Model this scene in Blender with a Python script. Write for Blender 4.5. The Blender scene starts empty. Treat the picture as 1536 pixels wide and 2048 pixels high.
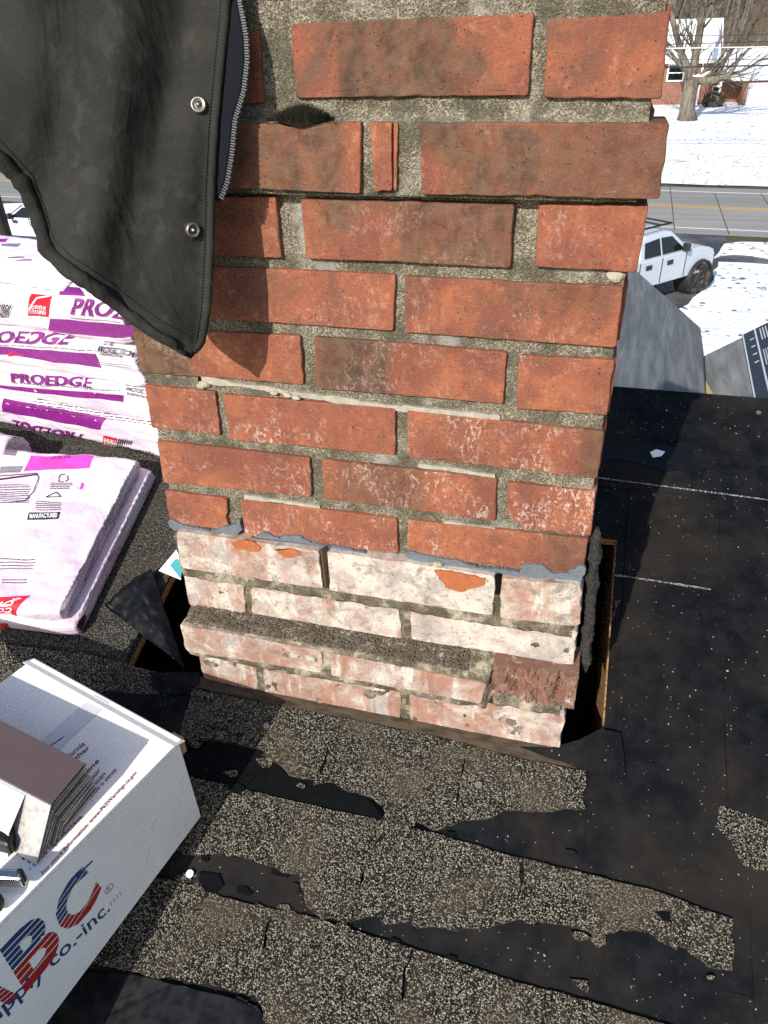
import bpy, bmesh, math, random
import numpy as np
from mathutils import Vector, noise as mnoise

random.seed(7)
scene = bpy.context.scene
COL = scene.collection

# ------------------------------------------------------------------ camera
# Frame: X runs right along the chimney face, Y away from the viewer into the
# chimney, Z up; z = 0 is the top of the fourth brick course in view.
FPX, PITCH, YAW, ROLL = 1470.0, math.radians(32.7), math.radians(-16.07), math.radians(-1.65)
CAM = np.array([0.103, -0.670, 0.186])
def cam_axes(p, yaw, roll):
    fw = np.array([math.sin(yaw)*math.cos(p), math.cos(yaw)*math.cos(p), -math.sin(p)])
    r = np.array([math.cos(yaw), -math.sin(yaw), 0.0]); u = np.cross(r, fw)
    return math.cos(roll)*r+math.sin(roll)*u, -math.sin(roll)*r+math.cos(roll)*u, fw
CR, CU, CF = cam_axes(PITCH, YAW, ROLL)
cam_d = bpy.data.cameras.new('camera'); cam_o = bpy.data.objects.new('camera', cam_d); COL.objects.link(cam_o)
cam_d.sensor_fit = 'VERTICAL'; cam_d.sensor_height = 24.0; cam_d.lens = 24.0*FPX/2048.0
cam_d.clip_start = 0.01; cam_d.clip_end = 3000
from mathutils import Matrix
cam_o.matrix_world = Matrix(((CR[0], CU[0], -CF[0], CAM[0]), (CR[1], CU[1], -CF[1], CAM[1]), (CR[2], CU[2], -CF[2], CAM[2]), (0, 0, 0, 1)))
scene.camera = cam_o

# ------------------------------------------------------------------ light
SUN_EL = math.radians(30.0); SUN_AZ = math.atan2(0.265, 0.964)      # heading the light travels to
sd = np.array([math.cos(SUN_EL)*math.sin(SUN_AZ), math.cos(SUN_EL)*math.cos(SUN_AZ), -math.sin(SUN_EL)])
world = bpy.data.worlds.new('World'); scene.world = world; world.use_nodes = True
wn = world.node_tree; wn.nodes.clear()
wo = wn.nodes.new('ShaderNodeOutputWorld'); wb = wn.nodes.new('ShaderNodeBackground'); ws = wn.nodes.new('ShaderNodeTexSky')
ws.sky_type = 'NISHITA'; ws.sun_disc = False; ws.sun_elevation = SUN_EL; ws.sun_rotation = math.atan2(-sd[0], -sd[1]) % (2*math.pi)
wb.inputs['Strength'].default_value = 0.15
wn.links.new(ws.outputs[0], wb.inputs[0]); wn.links.new(wb.outputs[0], wo.inputs[0])
sl = bpy.data.lights.new('sun', 'SUN'); sl.energy = 4.4; sl.angle = math.radians(0.5); sl.color = (1.0, 0.965, 0.90)
so = bpy.data.objects.new('sun', sl); COL.objects.link(so); so.location = (-3, -8, 6)
so.rotation_euler = Vector(sd).to_track_quat('-Z', 'Y').to_euler()
scene.view_settings.view_transform = 'Standard'; scene.view_settings.look = 'None'
scene.view_settings.exposure = 0.36; scene.view_settings.gamma = 1.0; scene.view_settings.use_curve_mapping = False
scene.render.engine = 'CYCLES'
scene.cycles.max_bounces = 6; scene.cycles.use_denoising = False

# ------------------------------------------------------------------ measuring helpers
def ray(u, v): return CF + CR*(u-768)/FPX - CU*(v-1024)/FPX
def onY(u, v, y=0.0):
    d = ray(u, v); return CAM + d*(y-CAM[1])/d[1]
def onZ(u, v, z):
    d = ray(u, v); return CAM + d*(z-CAM[2])/d[2]
def onP(u, v, p0, n):
    d = ray(u, v); return CAM + d*(np.dot(np.asarray(p0)-CAM, n))/np.dot(d, n)
def nz(x, y, z, s=1.0): return mnoise.noise(Vector((x*s, y*s, z*s)))
def fnz(x, y, z, s=1.0, oct=4): return mnoise.fractal(Vector((x*s, y*s, z*s)), 1.0, 2.0, oct)

# roof plane (20 degrees), through the foot of the chimney face
RA = math.radians(20.0)
RN = np.array([0, -math.sin(RA), math.cos(RA)]); RS = np.array([0, math.cos(RA), math.sin(RA)]); RX = np.array([1.0, 0, 0])
RB = np.array([0, 0, -0.596])
def rp(x, s, h=0.0): return RB + RX*x + RS*s + RN*h
def pr(u, v, h=0.0):
    p = onP(u, v, RB+RN*h, RN) - RB
    return (float(p[0]), float(np.dot(p, RS)))

# ------------------------------------------------------------------ object helpers
WL = {}
def thing(name, loc, label, cat, group=None, kind=None):
    o = bpy.data.objects.new(name, None); COL.objects.link(o); o.location = tuple(float(c) for c in loc); o.empty_display_size = 0.05
    WL[o.name] = np.array(loc, float); tag(o, label, cat, group, kind); return o
def tag(o, label=None, cat=None, group=None, kind=None):
    if label: o['label'] = label
    if cat: o['category'] = cat
    if group: o['group'] = group
    if kind: o['kind'] = kind
    return o
def mk(name, verts, faces, mat, parent=None, smooth=False, mats=None, fmat=None, origin=None):
    V = np.asarray(verts, float)
    c = V.mean(axis=0) if origin is None else np.asarray(origin, float)
    me = bpy.data.meshes.new(name); me.from_pydata((V-c).tolist(), [], faces)
    for m in (mats or [mat]): me.materials.append(m)
    if fmat is not None: me.polygons.foreach_set('material_index', fmat)
    if smooth: me.polygons.foreach_set('use_smooth', [True]*len(me.polygons))
    me.update()
    o = bpy.data.objects.new(name, me); COL.objects.link(o)
    WL[o.name] = c
    if parent is not None:
        o.parent = parent; o.location = tuple(c - WL[parent.name])
    else: o.location = tuple(c)
    return o
class G:
    """collects faces of one mesh"""
    def __init__(self): self.v = []; self.f = []; self.m = []
    def add(self, vs, fs, mi=0):
        b = len(self.v); self.v += [tuple(map(float, p)) for p in vs]; self.f += [[b+i for i in f] for f in fs]; self.m += [mi]*len(fs)
    def box(self, o, a, b, c, mi=0):
        """corner o, edge vectors a, b, c"""
        o, a, b, c = map(lambda t: np.asarray(t, float), (o, a, b, c))
        P = [o, o+a, o+a+b, o+b, o+c, o+a+c, o+a+b+c, o+b+c]
        fs = [[0, 3, 2, 1], [4, 5, 6, 7], [0, 1, 5, 4], [1, 2, 6, 5], [2, 3, 7, 6], [3, 0, 4, 7]]
        if np.dot(np.cross(a, b), c) < 0: fs = [f[::-1] for f in fs]
        self.add(P, fs, mi)
    def bx(self, x0, x1, y0, y1, z0, z1, mi=0): self.box((x0, y0, z0), (x1-x0, 0, 0), (0, y1-y0, 0), (0, 0, z1-z0), mi)
    def tube(self, pts, rad, n=8, mi=0, cap=True):
        pts = [np.asarray(p, float) for p in pts]; m = len(pts)
        if not hasattr(rad, '__len__'): rad = [rad]*m
        rings = []
        prev = None
        for i in range(m):
            t = pts[min(i+1, m-1)] - pts[max(i-1, 0)]; t = t/(np.linalg.norm(t)+1e-12)
            if prev is None: a = np.cross(t, (0, 0, 1.0) if abs(t[2]) < .9 else (1.0, 0, 0))
            else: a = prev - t*np.dot(prev, t)
            a = a/(np.linalg.norm(a)+1e-12); prev = a; b = np.cross(t, a)
            rings.append([pts[i]+rad[i]*(math.cos(2*math.pi*k/n)*a+math.sin(2*math.pi*k/n)*b) for k in range(n)])
        vs = [p for r in rings for p in r]; fs = []
        for i in range(m-1):
            for k in range(n): fs.append([i*n+k, i*n+(k+1) % n, (i+1)*n+(k+1) % n, (i+1)*n+k])
        if cap: fs.append(list(range(n))[::-1]); fs.append([(m-1)*n+k for k in range(n)])
        self.add(vs, fs, mi)
    def prism(self, poly, ext, mi=0):
        """3D polygon extruded along ext"""
        poly = [np.asarray(p, float) for p in poly]; n = len(poly); e = np.asarray(ext, float)
        fs = [list(range(n))[::-1], [n+i for i in range(n)]] + [[i, (i+1) % n, n+(i+1) % n, n+i] for i in range(n)]
        nn = sum((np.cross(poly[i]-poly[0], poly[(i+1) % n]-poly[0]) for i in range(n)), np.zeros(3))
        if np.dot(nn, e) < 0: fs = [f[::-1] for f in fs]
        self.add(poly+[p+e for p in poly], fs, mi)
    def build(self, name, mat, parent=None, smooth=False, mats=None, origin=None):
        return mk(name, self.v, self.f, mat, parent, smooth, mats, self.m if mats else None, origin)
def bevel(o, w, seg=2):
    m = o.modifiers.new('bevel', 'BEVEL'); m.width = w; m.segments = seg; m.limit_method = 'ANGLE'; m.angle_limit = math.radians(40); return o

# ------------------------------------------------------------------ material helpers
class N:
    def __init__(self, name):
        self.mat = bpy.data.materials.new(name); self.mat.use_nodes = True; t = self.t = self.mat.node_tree
        self.b = t.nodes['Principled BSDF']; self.out = t.nodes['Material Output']; self._c = {}
    def nd(self, typ, **kw):
        n = self.t.nodes.new(typ)
        for k, v in kw.items(): setattr(n, k, v)
        return n
    def ln(self, a, b): self.t.links.new(a, b)
    def put(self, sock, val):
        if hasattr(val, 'is_output'): self.ln(val, sock)
        elif isinstance(val, (tuple, list)): sock.default_value = tuple(val)+((1.0,) if len(val) == 3 and len(sock.default_value) == 4 else ())
        else: sock.default_value = val
    def coord(self, which='Object'):
        if which not in self._c:
            if 'tc' not in self._c: self._c['tc'] = self.nd('ShaderNodeTexCoord')
            self._c[which] = self._c['tc'].outputs[which]
        return self._c[which]
    def world(self):
        if 'w' not in self._c: self._c['w'] = self.nd('ShaderNodeNewGeometry').outputs['Position']
        return self._c['w']
    def shifted(self, scale=(1, 1, 1)):
        """object coordinates moved by the object's random number"""
        oi = self.nd('ShaderNodeObjectInfo'); m = self.nd('ShaderNodeMath', operation='MULTIPLY'); self.ln(oi.outputs['Random'], m.inputs[0]); m.inputs[1].default_value = 37.0
        mp = self.nd('ShaderNodeMapping'); self.ln(self.coord(), mp.inputs['Vector']); self.ln(m.outputs[0], mp.inputs['Location']); mp.inputs['Scale'].default_value = scale
        self.rnd = oi.outputs['Random']; return mp.outputs[0]
    def scaled(self, vec, scale):
        mp = self.nd('ShaderNodeMapping'); self.ln(vec, mp.inputs['Vector']); mp.inputs['Scale'].default_value = scale; return mp.outputs[0]
    def noise(self, vec, scale, detail=4, rough=.55, dist=0.0, out='Fac'):
        n = self.nd('ShaderNodeTexNoise'); self.ln(vec, n.inputs['Vector']); n.inputs['Scale'].default_value = scale; n.inputs['Detail'].default_value = detail
        n.inputs['Roughness'].default_value = rough; n.inputs['Distortion'].default_value = dist; return n.outputs[0 if out == 'Fac' else 1]
    def vor(self, vec, scale, feature='F1', out='Distance', rand=1.0):
        n = self.nd('ShaderNodeTexVoronoi', feature=feature); self.ln(vec, n.inputs['Vector']); n.inputs['Scale'].default_value = scale; n.inputs['Randomness'].default_value = rand; return n.outputs[out]
    def ramp(self, fac, stops, interp='LINEAR'):
        n = self.nd('ShaderNodeValToRGB'); self.ln(fac, n.inputs[0]); cr = n.color_ramp; cr.interpolation = interp
        while len(cr.elements) < len(stops): cr.elements.new(.5)
        for e, (p, c) in zip(cr.elements, stops): e.position = p; e.color = (c, c, c, 1) if not isinstance(c, (tuple, list)) else tuple(c)+(1,)
        return n.outputs[0]
    def sstep(self, fac, a, b):
        n = self.nd('ShaderNodeMapRange', interpolation_type='SMOOTHSTEP'); self.put(n.inputs[0], fac); self.put(n.inputs[1], a); self.put(n.inputs[2], b); return n.outputs[0]
    def mix(self, fac, a, b, blend='MIX'):
        n = self.nd('ShaderNodeMix', data_type='RGBA', blend_type=blend); self.put(n.inputs[0], fac); self.put(n.inputs[6], a); self.put(n.inputs[7], b); return n.outputs[2]
    def math(self, op, a, b=0.0, clamp=False):
        n = self.nd('ShaderNodeMath', operation=op); n.use_clamp = clamp; self.put(n.inputs[0], a); self.put(n.inputs[1], b); return n.outputs[0]
    def attr(self, name):
        n = self.nd('ShaderNodeAttribute', attribute_type='OBJECT', attribute_name=name); return n.outputs['Fac']
    def bump(self, h, strength=.5, dist=.001):
        n = self.nd('ShaderNodeBump'); self.ln(h, n.inputs['Height']); n.inputs['Strength'].default_value = strength; n.inputs['Distance'].default_value = dist
        self.ln(n.outputs[0], self.b.inputs['Normal']); return n
    def set(self, color=None, rough=None, metal=None, spec=None, **kw):
        if color is not None: self.put(self.b.inputs['Base Color'], color)
        if rough is not None: self.put(self.b.inputs['Roughness'], rough)
        if metal is not None: self.put(self.b.inputs['Metallic'], metal)
        if spec is not None: self.put(self.b.inputs['Specular IOR Level'], spec)
        for k, v in kw.items(): self.put(self.b.inputs[k], v)
        return self.mat
def plain(name, color, rough=.6, metal=0.0, var=.12, scale=20., bump=0.0, spec=.4):
    m = N(name); v = m.shifted(); f = m.noise(v, scale, 5)
    c = m.mix(f, tuple(x*(1-var) for x in color), tuple(min(1, x*(1+var)) for x in color))
    r = m.ramp(m.noise(v, scale*2.3, 3), [(.3, max(0, rough-.08)), (.7, min(1, rough+.08))])
    if bump: m.bump(m.noise(v, scale*6, 4), bump, .001)
    return m.set(c, r, metal, spec)

# ---- brick: mottled fired clay; object properties place the flashed zone, the efflorescence and the lime
m = N('brick'); v = m.shifted()
n1 = m.noise(v, 14, 5, .6, .6); n2 = m.noise(v, 55, 6, .65); n3 = m.noise(v, 230, 4, .7)
col = m.mix(m.sstep(n1, .35, .66), (.318, .108, .050), (.182, .060, .038))
col = m.mix(m.math('MULTIPLY', m.rnd, .55), col, (.255, .082, .047))
col = m.mix(m.math('MULTIPLY', m.sstep(n2, .42, .70), .55), col, (.135, .055, .038))
col = m.mix(m.math('MULTIPLY', m.sstep(m.noise(v, 90, 3), .56, .75), .5), col, (.43, .185, .10))
col = m.mix(m.math('MULTIPLY', m.sstep(m.noise(v, 420, 3, .7), .50, .68), .42), col, (.085, .045, .032))
col = m.mix(m.math('MULTIPLY', m.sstep(m.noise(v, 330, 3, .7), .58, .72), .35), col, (.46, .24, .15))
sx = m.nd('ShaderNodeSeparateXYZ'); m.ln(m.coord(), sx.inputs[0])
dx = m.math('ABSOLUTE', m.math('SUBTRACT', sx.outputs[0], m.attr('zone_at')))
dx = m.math('ADD', dx, m.math('MULTIPLY', m.math('SUBTRACT', n1, .5), .05))
zw = m.attr('zone_half')
zone = m.sstep(m.math('SUBTRACT', dx, zw), .012, -.006)
zone = m.math('MULTIPLY', zone, m.attr('zone_dark'))
soot = m.math('MULTIPLY', m.sstep(m.noise(v, 9, 4, .6, 1.0), .46, .66), m.attr('soot'))
stv = m.scaled(v, (1, 1, .22)); streak = m.math('MULTIPLY', m.sstep(m.noise(stv, 38, 4, .6), .55, .72), m.math('MULTIPLY', m.attr('soot'), .8))
dk = m.math('MAXIMUM', zone, m.math('MAXIMUM', soot, streak))
dk = m.math('MULTIPLY', dk, m.math('ADD', .62, m.math('MULTIPLY', m.sstep(m.noise(m.scaled(v, (1, 1, .55)), 75, 6, .7, .5), .34, .60), .38)))
col = m.mix(m.math('MULTIPLY', dk, .93), col, m.mix(m.sstep(n2, .35, .65), (.048, .033, .022), (.125, .080, .048)))
# efflorescence: thin pale crawling veins and specks
vv = m.scaled(v, (1.25, 1.25, .6)); vein = m.math('SUBTRACT', 1.0, m.math('ABSOLUTE', m.math('MULTIPLY', m.math('SUBTRACT', m.noise(vv, 62, 6, .62, .9), .5), 22.0)), True)
vein = m.math('MULTIPLY', vein, m.sstep(m.noise(v, 17, 3), .46, .66))
vein = m.math('MULTIPLY', m.math('MULTIPLY', vein, m.sstep(n3, .42, .6)), m.attr('bloom'))
speck = m.math('MULTIPLY', m.sstep(m.vor(v, 240), .13, .06), m.sstep(m.noise(v, 30, 2), .5, .62))
col = m.mix(m.math('MULTIPLY', vein, .75), col, (.62, .50, .44))
col = m.mix(m.math('MULTIPLY', speck, .35), col, (.55, .42, .34))
pore = m.math('MAXIMUM', m.math('MULTIPLY', m.sstep(m.vor(v, 210), .17, .07), m.sstep(m.noise(v, 40, 2), .50, .62)), m.math('MULTIPLY', m.sstep(m.noise(v, 190, 3, .6, 1.2), .68, .74), .8))
col = m.mix(m.math('MULTIPLY', pore, .6), col, (.05, .025, .018))
# old lime coat on the courses that sat under the flashing
dirt = m.math('MULTIPLY', m.sstep(m.noise(v, 38, 7, .72, .6), .54, .66), .65)
lime_n = m.math('ADD', m.math('MULTIPLY', m.noise(v, 20, 7, .68, .8), 1.0), m.math('MULTIPLY', m.attr('lime'), .62))
drip = m.math('MULTIPLY', m.sstep(m.noise(m.scaled(v, (1, 1, .18)), 46, 4, .6, .4), .50, .64), .22)
lime_n = m.math('ADD', lime_n, m.math('SUBTRACT', drip, .06))
limef = m.math('MULTIPLY', m.sstep(lime_n, .62, .98), m.sstep(m.attr('lime'), .02, .1))
col = m.mix(m.math('MULTIPLY', m.sstep(m.attr('lime'), .05, .5), .55), col, (.345, .200, .148))
limec = m.mix(m.sstep(m.noise(v, 32, 5, .6, .5), .40, .62), (.55, .505, .425), (.41, .335, .295))
limec = m.mix(m.math('MULTIPLY', m.sstep(m.noise(v, 24, 5, .7, 1.0), .50, .62), .85), limec, (.30, .29, .262))
limec = m.mix(m.math('MULTIPLY', m.sstep(m.noise(v, 75, 5, .7), .58, .70), .55), limec, (.66, .61, .53))
limec = m.mix(m.math('MULTIPLY', m.sstep(m.noise(v, 140, 4, .7), .55, .66), .7), limec, (.21, .155, .105))
col = m.mix(m.math('MULTIPLY', limef, .93), col, limec)
col = m.mix(m.math('MULTIPLY', dirt, m.sstep(m.attr('lime'), .05, .3)), col, (.165, .125, .085))
hh = m.math('ADD', m.math('MULTIPLY', n2, .5), m.math('SUBTRACT', m.math('MULTIPLY', n3, .5), m.math('MULTIPLY', pore, 1.2)))
hh = m.math('ADD', hh, m.math('MULTIPLY', m.noise(v, 700, 2), .35))
m.bump(hh, .85, .0016)
M_brick = m.set(col, .86, 0, .25)

# ---- mortar: sandy, weathered
m = N('mortar'); v = m.world()
grain = m.vor(v, 860, out='Color'); gs = m.nd('ShaderNodeSeparateColor'); m.ln(grain, gs.inputs[0])
c = m.ramp(gs.outputs[0], [(0, (.075, .062, .042)), (.30, (.17, .145, .10)), (.62, (.25, .22, .16)), (.92, (.42, .385, .30)), (1, (.52, .48, .40))])
c = m.mix(.24, c, (.085, .066, .042))
c = m.mix(m.math('MULTIPLY', m.sstep(m.noise(v, 26, 5, .65), .42, .60), .70), c, (.070, .064, .040))
c = m.mix(m.math('MULTIPLY', m.sstep(m.noise(v, 17, 4), .55, .72), .55), c, (.44, .42, .37))
sz = m.nd('ShaderNodeSeparateXYZ'); m.ln(v, sz.inputs[0])
low = m.sstep(m.math('ADD', sz.outputs[2], m.math('MULTIPLY', m.noise(v, 30, 4), .03)), -.295, -.335)
c = m.mix(low, c, m.mix(m.sstep(m.noise(v, 45, 6, .7), .45, .68), m.mix(.55, c, (.085, .062, .038)), (.42, .365, .27)))
m.bump(m.math('ADD', m.math('MULTIPLY', m.vor(v, 780), .8), m.noise(v, 260, 5, .7)), .9, .0016)
M_mortar = m.set(c, .95, 0, .1)

# ---- roofing
def speckle(m, v, scale, thr):
    cn = m.nd('ShaderNodeSeparateColor'); m.ln(m.vor(v, scale, out='Color'), cn.inputs[0]); return m.sstep(cn.outputs[0], thr, thr+.02), cn
def roofing(name, gran):
    m = N(name); v = m.world()
    big = m.noise(v, 5, 5, .55, .4); mid = m.noise(v, 34, 5, .65)
    tar = m.mix(m.sstep(mid, .35, .65), (.0045, .0055, .0075), (.0115, .012, .013))
    tar = m.mix(m.math('MULTIPLY', m.sstep(big, .40, .70), .55), tar, (.034, .027, .0195))
    dist = m.vor(v, 420); sp, cn = speckle(m, v, 420, .972 if not gran else .5)
    loose = m.math('MULTIPLY', m.math('MULTIPLY', sp, m.sstep(dist, .42, .25)), m.sstep(mid, .40, .62))
    tar = m.mix(loose, tar, m.mix(cn.outputs[1], (.17, .14, .10), (.62, .58, .48)))
    if gran:
        d2 = m.vor(v, 660); cc = m.nd('ShaderNodeSeparateColor'); m.ln(m.vor(v, 660, out='Color'), cc.inputs[0])
        g = m.ramp(cc.outputs[0], [(0, (.009, .009, .008)), (.36, (.016, .015, .013)), (.48, (.070, .061, .045)), (.72, (.18, .162, .122)), (.90, (.285, .258, .20)), (1, (.45, .415, .335))])
        g = m.mix(m.sstep(d2, .46, .70), g, (.010, .009, .008))
        bare = m.sstep(m.math('ADD', m.math('MULTIPLY', m.noise(m.scaled(v, (.55, 1, 1)), 13, 7, .70, .8), .75), m.math('MULTIPLY', mid, .25)), .570, .68)
        g = m.mix(m.math('MULTIPLY', m.sstep(m.noise(v, 11, 4), .44, .70), .5), g, (.095, .074, .048))
        if gran == 2: g = m.mix(.45, g, (.030, .031, .030))
        tar = m.mix(bare, g, m.mix(.35, tar, (.045, .036, .026)))
        m.bump(m.math('SUBTRACT', m.noise(v, 90, 4), m.math('MULTIPLY', d2, 1.1)), .8, .0015)
    else:
        m.bump(m.math('ADD', m.math('MULTIPLY', m.noise(v, 120, 5, .7), .8), m.math('MULTIPLY', loose, .8)), .55, .0012)
    rr = m.ramp(m.noise(v, 13, 4), [(.35, .50), (.65, .82)])
    return m.set(tar, rr if not gran else .92, 0, .05 if not gran else .08)
M_felt = roofing('bare_black_shingle', 0); M_gran = roofing('granule_shingle', 1); M_gran2 = roofing('dark_granule_shingle', 2)
M_tar = plain('glossy_tar', (.004, .0045, .005), .5, 0, .5, 60, .8, .05)
m = N('wet_tar'); v = m.world(); m.bump(m.noise(v, 160, 4), .25, .0006); M_wet = m.set((.005, .0055, .0065), m.ramp(m.noise(v, 60, 4), [(.4, .28), (.65, .6)]), 0, .22)
m = N('chalk'); v = m.world(); M_chalk = m.set(m.mix(m.sstep(m.noise(v, 420, 3), .40, .66), (.03, .03, .035), (.40, .41, .43)), .95, 0, .1)
m = N('plywood_edge'); v = m.world()
M_ply = m.set(m.mix(m.sstep(m.noise(m.scaled(v, (1, 1, 1)), 140, 4, .7, .6), .35, .68), (.46, .27, .12), (.17, .085, .035)), .8, 0, .2)
m.bump(m.noise(v, 300, 4), .6, .001)
m = N('dirty_wood'); v = m.world()
M_dwood = m.set(m.mix(m.sstep(m.noise(m.scaled(v, (.25, 1, 1)), 120, 5, .7), .35, .7), (.085, .062, .040), (.030, .022, .016)), .85, 0, .15); m.bump(m.noise(v, 260, 4), .5, .001)
m = N('grey_underlayment'); v = m.world()
st = m.noise(m.scaled(v, (3.0, .35, 3.0)), 5, 5, .6, .4)
M_under = m.set(m.mix(m.sstep(st, .35, .7), (.15, .155, .15), (.26, .265, .26)), .75, 0, .25); m.bump(m.noise(v, 60, 4), .15, .002)
M_navy = plain('navy_underlayment', (.020, .026, .040), .55, 0, .25, 30)
M_print_white = plain('white_print', (.50, .52, .55), .8)
M_seal = plain('grey_sealant', (.125, .14, .155), .85, 0, .35, 110, 1.0, .15)
M_moss = plain('moss', (.012, .0115, .005), .9, 0, .5, 200)
M_metal = plain('galvanised', (.42, .41, .38), .38, .85, .2, 200)
M_rust = plain('rusty_steel', (.14, .085, .055), .75, .2, .4, 200)
M_paperw = plain('white_paper', (.78, .82, .84), .7, 0, .05); M_paperc = plain('cyan_print', (.05, .30, .34), .7)

# ================================================================== the house underfoot: deck, shingles
GZ = -6.5
S_R = 0.690                                       # ridge, measured up the slope from the chimney foot
HX0, HX1, HS0, HS1 = -0.500, 0.190, -0.004, 0.350  # cut-out round the chimney
house = thing('house', (0, 0.6, GZ), 'house under our feet, its stripped shingle roof running up to the brick chimney', 'house')
ridge = rp(0, S_R); RZ, RY = ridge[2], ridge[1]
g = G()     # body of the house below the deck
prof = [(-2.0, GZ), (-2.0, RZ-0.30-(RY+2.0)*math.tan(RA)), (RY, RZ-0.30), (RY+2.0, RZ-.34-2.0*math.tan(math.radians(31.0))), (RY+2.0, GZ)]
g.prism([(-5, y, z) for y, z in prof], (7.2, 0, 0))
g.build('wall', plain('cavity_shade', (.020, .016, .013), .95, 0, .3, 6, 0, .05), house)  # near-black colour paints the shade seen down through the roof cut-out
g = G()
def rbox(g, x0, x1, s0, s1, h0, h1, mi=0): g.box(rp(x0, s0, h0), RX*(x1-x0), RS*(s1-s0), RN*(h1-h0), mi)
for (x0, x1, s0, s1) in ((-5.2, 2.4, -2.4, HS0), (-5.2, 2.4, HS1, S_R), (-5.2, HX0, HS0, HS1), (HX1, 2.4, HS0, HS1)):
    rbox(g, x0, x1, s0, s1, -.019, -.0045)
RB2 = math.radians(31.0); bs = np.array([0, math.cos(RB2), -math.sin(RB2)]); bn = np.array([0, math.sin(RB2), math.cos(RB2)])
g.box(ridge+RX*-5.2-bn*.018, RX*7.6, bs*2.8, bn*.016)
roof = g.build('roof', M_ply, house)
rf = G()    # bitumen skin over the deck, cut round the hole
for (x0, x1, s0, s1, mi) in ((-5.2, -.385, -2.4, HS0, 1), (-.385, 2.4, -2.4, HS0, 0), (-5.2, HX0, HS1, S_R, 1), (HX0, 2.4, HS1, S_R+.004, 0), (-5.2, HX0, HS0, HS1, 1), (HX1+.002, 2.4, HS0, HS1, 0)):
    nx = 2
    rbox(rf, x0, x1, s0, s1, -.004, 0.0 if mi == 0 else .001, mi)
rf.build('roofing_felt', None, roof, mats=[M_felt, M_gran2])
g = G(); g.box(ridge+RX*-5.2-bn*.0015+bs*.012, RX*7.6, bs*2.78, bn*.003); g.build('roofing_felt', M_felt, roof)
g = G(); rbox(g, HX1+.003, HX1+.042, -.30, S_R-.03, -.20, -.0195)
raf = g.build('rafter', M_ply, roof)

def ragged(pts, step=.006, jag=.0025, seed=0.0, closed=True, soft=False):
    out = []; n = len(pts)
    for i in range(n if closed else n-1):
        a = np.array(pts[i]); b = np.array(pts[(i+1) % n]); L = np.linalg.norm(b-a); k = max(1, min(90, int(L/step)))
        t = (b-a)/max(L, 1e-9); nn = np.array([-t[1], t[0]])
        for j in range(k):
            p = a+(b-a)*j/k
            d = jag*(.22 if (soft and t[0] > .3) else 1)*(1.1*fnz(p[0]+seed, p[1], seed, 34, 4)+.35*nz(p[0], p[1]+seed, 1.7, 240)) if j else 0
            out.append(p+nn*d)
    return out
def slab(name, pts, h0, h1, mat, parent, jag=.002, step=.006, seed=0.0, tilt=0.0, curl=0.0, soft=False):
    """ragged piece lying on the roof: pts are (x, s); tilt lifts the lower edge"""
    P = ragged(pts, step, jag, seed, True, soft); smax = max(p[1] for p in P); n = len(P)
    def H(p): return h1+(smax-p[1])*tilt+curl*fnz(p[0], p[1], seed, 22, 2)
    top = [rp(p[0], p[1], H(p)) for p in P]; bot = [rp(p[0], p[1], h0) for p in P]
    g = G(); ar = sum(P[i][0]*P[(i+1) % n][1]-P[(i+1) % n][0]*P[i][1] for i in range(n))
    f = [list(range(n))] + [[n+i, n+(i+1) % n, (i+1) % n, i] for i in range(n)]
    if ar < 0: f = [x[::-1] for x in f]
    g.add(top+bot, f); return g.build(name, mat, parent)
def pxs(L, h=0.0): return [pr(u, v, h) for u, v in L]

# granule-faced shingles in front of the chimney, course by course
GP1 = [(384, 1378), (595, 1420), (900, 1481), (1036, 1519), (1172, 1544), (1170, 1618), (1091, 1625), (1036, 1621), (960, 1640), (872, 1661), (825, 1646), (777, 1643), (767, 1617), (741, 1595), (668, 1566), (617, 1559), (577, 1551), (559, 1530), (522, 1500), (449, 1486), (362, 1475)]
GP2 = [(340, 1545), (413, 1562), (617, 1610), (796, 1650), (900, 1677), (1036, 1716), (1171, 1749), (1306, 1782), (1463, 1840), (1463, 1943), (1416, 1935), (1350, 1873), (1240, 1859), (1211, 1870), (1127, 1851), (1036, 1840), (900, 1862), (763, 1850), (767, 1829), (690, 1846), (621, 1821), (610, 1788), (602, 1748), (544, 1734), (508, 1719), (449, 1708), (340, 1701), (220, 1690), (200, 1600)]
GP3 = [(150, 1740), (340, 1759), (395, 1772), (449, 1796), (544, 1818), (617, 1834), (705, 1860), (814, 1894), (900, 1920), (1036, 1966), (1175, 2001), (1321, 2046), (1420, 2085), (1400, 2300), (560, 2300), (537, 2048), (515, 1998), (449, 1976), (358, 1962), (200, 1935), (100, 1900)]
GPR = [(1438, 1610), (1536, 1645), (1640, 1680), (1640, 1765), (1536, 1742), (1489, 1735), (1463, 1687), (1430, 1654)]
GPL1 = [(-260, 1238), (-100, 1258), (0, 1284), (170, 1302), (395, 1362), (375, 1338), (300, 1282), (212, 1216), (300, 1166), (352, 1112), (385, 1080), (400, 1000), (300, 800), (60, 700), (-100, 680), (-260, 660)]
GPL2 = [(-200, 1270), (0, 1290), (170, 1308), (398, 1368), (372, 1392), (330, 1392), (215, 1385), (120, 1400), (40, 1440), (-200, 1420)]
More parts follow.
